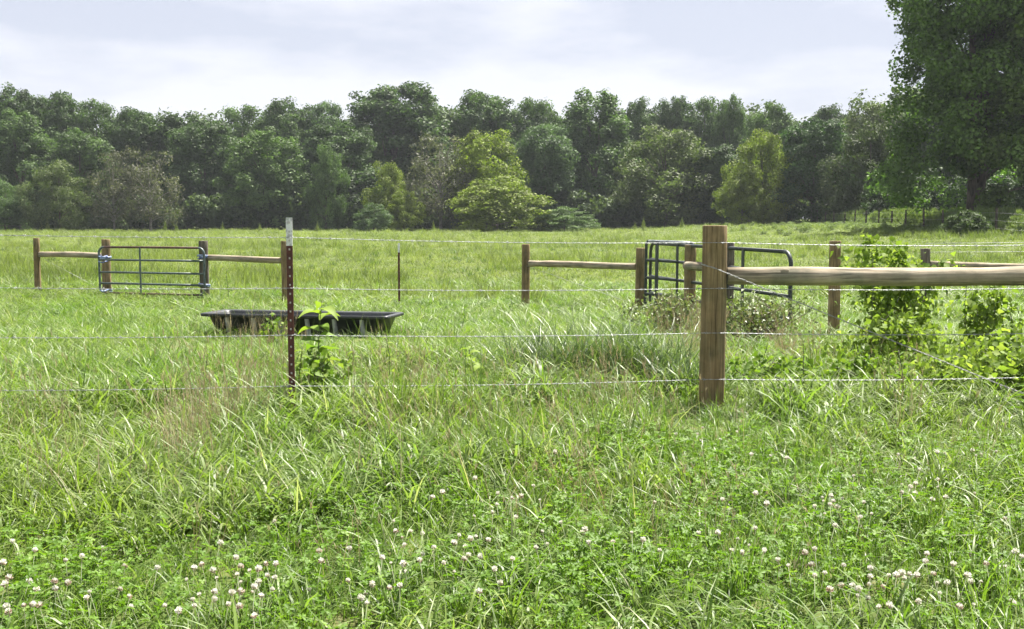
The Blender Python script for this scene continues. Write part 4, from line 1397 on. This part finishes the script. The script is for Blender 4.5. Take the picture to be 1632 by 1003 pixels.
s = rng.uniform(0.7, 1.15, n) * (0.75 + 0.5 * v) * np.interp(y, [20, 60, 130], [0.8, 0.9, 0.85])
wsc = np.interp(y, [20, 34, 60, 135], [0.75, 0.9, 1.3, 2.0]) * rng.uniform(0.8, 1.2, n)
rot = np.stack([rng.normal(size=n) * 0.05, rng.normal(size=n) * 0.05, rng.uniform(0, 6.28, n)], 1)
instancer('field_grass', np.stack([x, y, gz(x, y) - 0.01], 1), rot, np.stack([wsc, wsc, s], 1), k, fc, 'grazed light green grass of the wide field behind the fences')
print('field tufts', n)

# clover leaves
def clover_patch(seed, n=11, R=0.075):
    rng = np.random.default_rng(seed)
    V, Q, T, o = [], [], [], 0
    for i in range(n):
        a = rng.uniform(0, 6.28); r = R * math.sqrt(rng.random())
        h = rng.uniform(0.05, 0.135)
        c = np.array((r * math.cos(a), r * math.sin(a), 0))
        tp_ = c + np.array((rng.normal() * 0.02, rng.normal() * 0.02, h))
        sd = np.array((0.0008, 0.0004, 0))
        V += [c - sd, c + sd, tp_ + sd, tp_ - sd]
        Q.append((o, o + 1, o + 2, o + 3)); T += [0.6] * 4; o += 4
        tone = np.clip(rng.normal(0.5, 0.25), 0, 1)
        nrm = unit(np.array((rng.normal() * 0.35, rng.normal() * 0.35, 1.0)))
        u = unit(np.cross(nrm, (math.cos(a), math.sin(a), 0.1))); w = np.cross(nrm, u)
        s = rng.uniform(0.009, 0.016)
        for q in range(3):
            b = q * 2.094 + a
            dv = math.cos(b) * u + math.sin(b) * w
            pv = -math.sin(b) * u + math.cos(b) * w
            lift = nrm * s * 0.22
            V += [tp_, tp_ + dv * s * 0.45 + pv * s * 0.42 + lift, tp_ + dv * s * 0.95 + pv * s * 0.36 + lift, tp_ + dv * s * 0.98,
                  tp_ + dv * s * 0.95 - pv * s * 0.36 + lift, tp_ + dv * s * 0.45 - pv * s * 0.42 + lift]
            Q += [(o, o + 1, o + 2, o + 3), (o, o + 3, o + 4, o + 5)]
            T += [tone] * 6; o += 6
    return quads_mesh('clover_patch_%d' % seed, np.array(V), np.array(Q), M['clover'], T)


cc = proto_collection('clover_kinds', [clover_patch(s) for s in range(6)])
rng = np.random.default_rng(12)
x, y = region(rng, 2.2, 8.5, 260)
cw = clover_weight(x, y)
pr = 0.02 + 0.40 * cw / (cw + 1.2)
pr = np.where(y < 4.0, np.maximum(pr, 0.14), pr) * (0.45 + 1.0 * vnoise(x, y, 3.3, 9))
keep = rng.random(len(x)) < pr
x, y = x[keep], y[keep]
n = len(x)
s = rng.uniform(0.8, 1.3, n)
instancer('clover', np.stack([x, y, gz(x, y)], 1), np.stack([np.zeros(n), np.zeros(n), rng.uniform(0, 6.28, n)], 1), np.stack([s, s, s], 1), rng.integers(0, 6, n), cc,
          'green three-leaved clover covering the ground in the foreground')
print('clover', n)

# dry stalks
rng = np.random.default_rng(21)
dry = []
for i in range(5):
    parts = [blades(rng, 9, 0.07, (0.30, 0.62), (0.0018, 0.0032), (0.0, 0.25), (0.0, 0.5), 4, (0.0, 1.0), dead=0.2)]
    tips = parts[0][0].reshape(9, -1, 3)[:, -1]
    for tpnt in tips[:5]:
        v, q, tt = blades(rng, 6, 0.003, (0.03, 0.07), (0.0012, 0.0024), (0.0, 0.28), (0.0, 0.4), 2, (0.3, 1.0))
        parts.append((v + tpnt - np.array((0, 0, 0.03)), q, tt))
    dry.append(quads_mesh('dry_%d' % i, *(lambda r: (r[0], r[1], M['dry'], r[2]))(join(parts))))
dc = proto_collection('dry_kinds', dry)
pts = []
for px, py, sx, sd, n, hs in ((335, 690, 42, 0.3, 20, 1.0), (400, 660, 30, 0.3, 12, 1.0), (290, 740, 40, 0.3, 16, 0.8), (1275, 590, 25, 0.4, 24, 0.8), (1110, 590, 25, 0.4, 36, 1.05),
                              (700, 690, 70, 0.5, 18, 0.8), (60, 690, 60, 0.5, 12, 0.8), (960, 680, 80, 0.5, 26, 0.75), (1480, 700, 90, 0.6, 8, 0.8), (420, 548, 30, 0.3, 7, 0.9), (350, 545, 20, 0.3, 4, 0.9),
                              (150, 760, 120, 0.5, 10, 0.7), (600, 640, 60, 0.4, 16, 0.8), (1000, 800, 300, 0.7, 40, 0.55)):
    for _ in range(n):
        x, d = ground_hit(px + rng.normal() * sx, py)
        d += rng.normal() * sd
        pts.append((x, d, hs * rng.uniform(0.7, 1.15)))
pts = np.array(pts)
n = len(pts)
instancer('dry_stalks', np.stack([pts[:, 0], pts[:, 1], gz(pts[:, 0], pts[:, 1])], 1), np.stack([rng.normal(size=n) * 0.12, rng.normal(size=n) * 0.12, rng.uniform(0, 6.28, n)], 1),
          np.stack([np.ones(n), np.ones(n), pts[:, 2]], 1), rng.integers(0, 5, n), dc, 'thin tan dry grass stalks standing in patches along the fence')

# tall weeds on the right bank behind the far posts, scrub before the wood
rng = np.random.default_rng(31)
wk = []
for i in range(4):
    parts = []
    for s in range(4):
        v, q, tt = blades(rng, 70, 0.35, (0.18, 0.36), (0.025, 0.06), (0.2, 1.0), (0.2, 0.9), 2, (0.1, 1.0), z0=0.1 + s * 0.28, dead=0.0)
        v[:, :2] *= (1.15 - 0.2 * s)
        parts.append((v, q, tt))
    wk.append(quads_mesh('tall_weed_%d' % i, *(lambda r: (r[0], r[1], M['bank'], r[2]))(join(parts))))
tc_ = proto_collection('tall_weed_kinds', wk)
pts = []
for _ in range(1500):
    d = rng.uniform(52, 108)
    off = rng.exponential(3.4) + 0.8
    x = fx(d) + off + rng.normal() * 0.3
    if off > 14: continue
    pts.append((x, d, rng.uniform(0.5, 1.15) * (0.75 + 0.5 * float(vnoise(np.array([x]), np.array([d]), 0.5, 3)[0]))))
for _ in range(260):
    d = rng.uniform(62, 118); x = fx(d) - rng.exponential(2.0)
    pts.append((x, d, rng.uniform(0.2, 0.45)))
pts = np.array(pts); n = len(pts)
instancer('weeds', np.stack([pts[:, 0], pts[:, 1], gz(pts[:, 0], pts[:, 1])], 1), np.stack([np.zeros(n), np.zeros(n), rng.uniform(0, 6.28, n)], 1),
          np.stack([np.full(n, 1.0), np.full(n, 1.0), pts[:, 2]], 1), rng.integers(0, 4, n), tc_, 'tall rank green weeds on the bank behind the far row of old posts')

print('triangles', sum(len(o.data.polygons) * 2 for o in scene.objects if o.type == 'MESH'), 'objects', len(scene.objects))

# ------------------------------------------------------------------ haze
HAZE = 0.00023
m, n, l = new_mat('summer_haze')
out = n.new("ShaderNodeOutputMaterial")
pv = n.new("ShaderNodeVolumePrincipled")
pv.inputs["Color"].default_value = (0.86, 0.92, 1.0, 1)
pv.inputs["Density"].default_value = HAZE
l.new(pv.outputs[0], out.inputs["Volume"])
mb = MB().box((0, 380, 24), (1500, 1100, 56))
hz = ob('haze', mb.mesh('haze', m, False))
tag(hz, 'thin pale summer haze over the whole pasture', None, None, 'stuff')
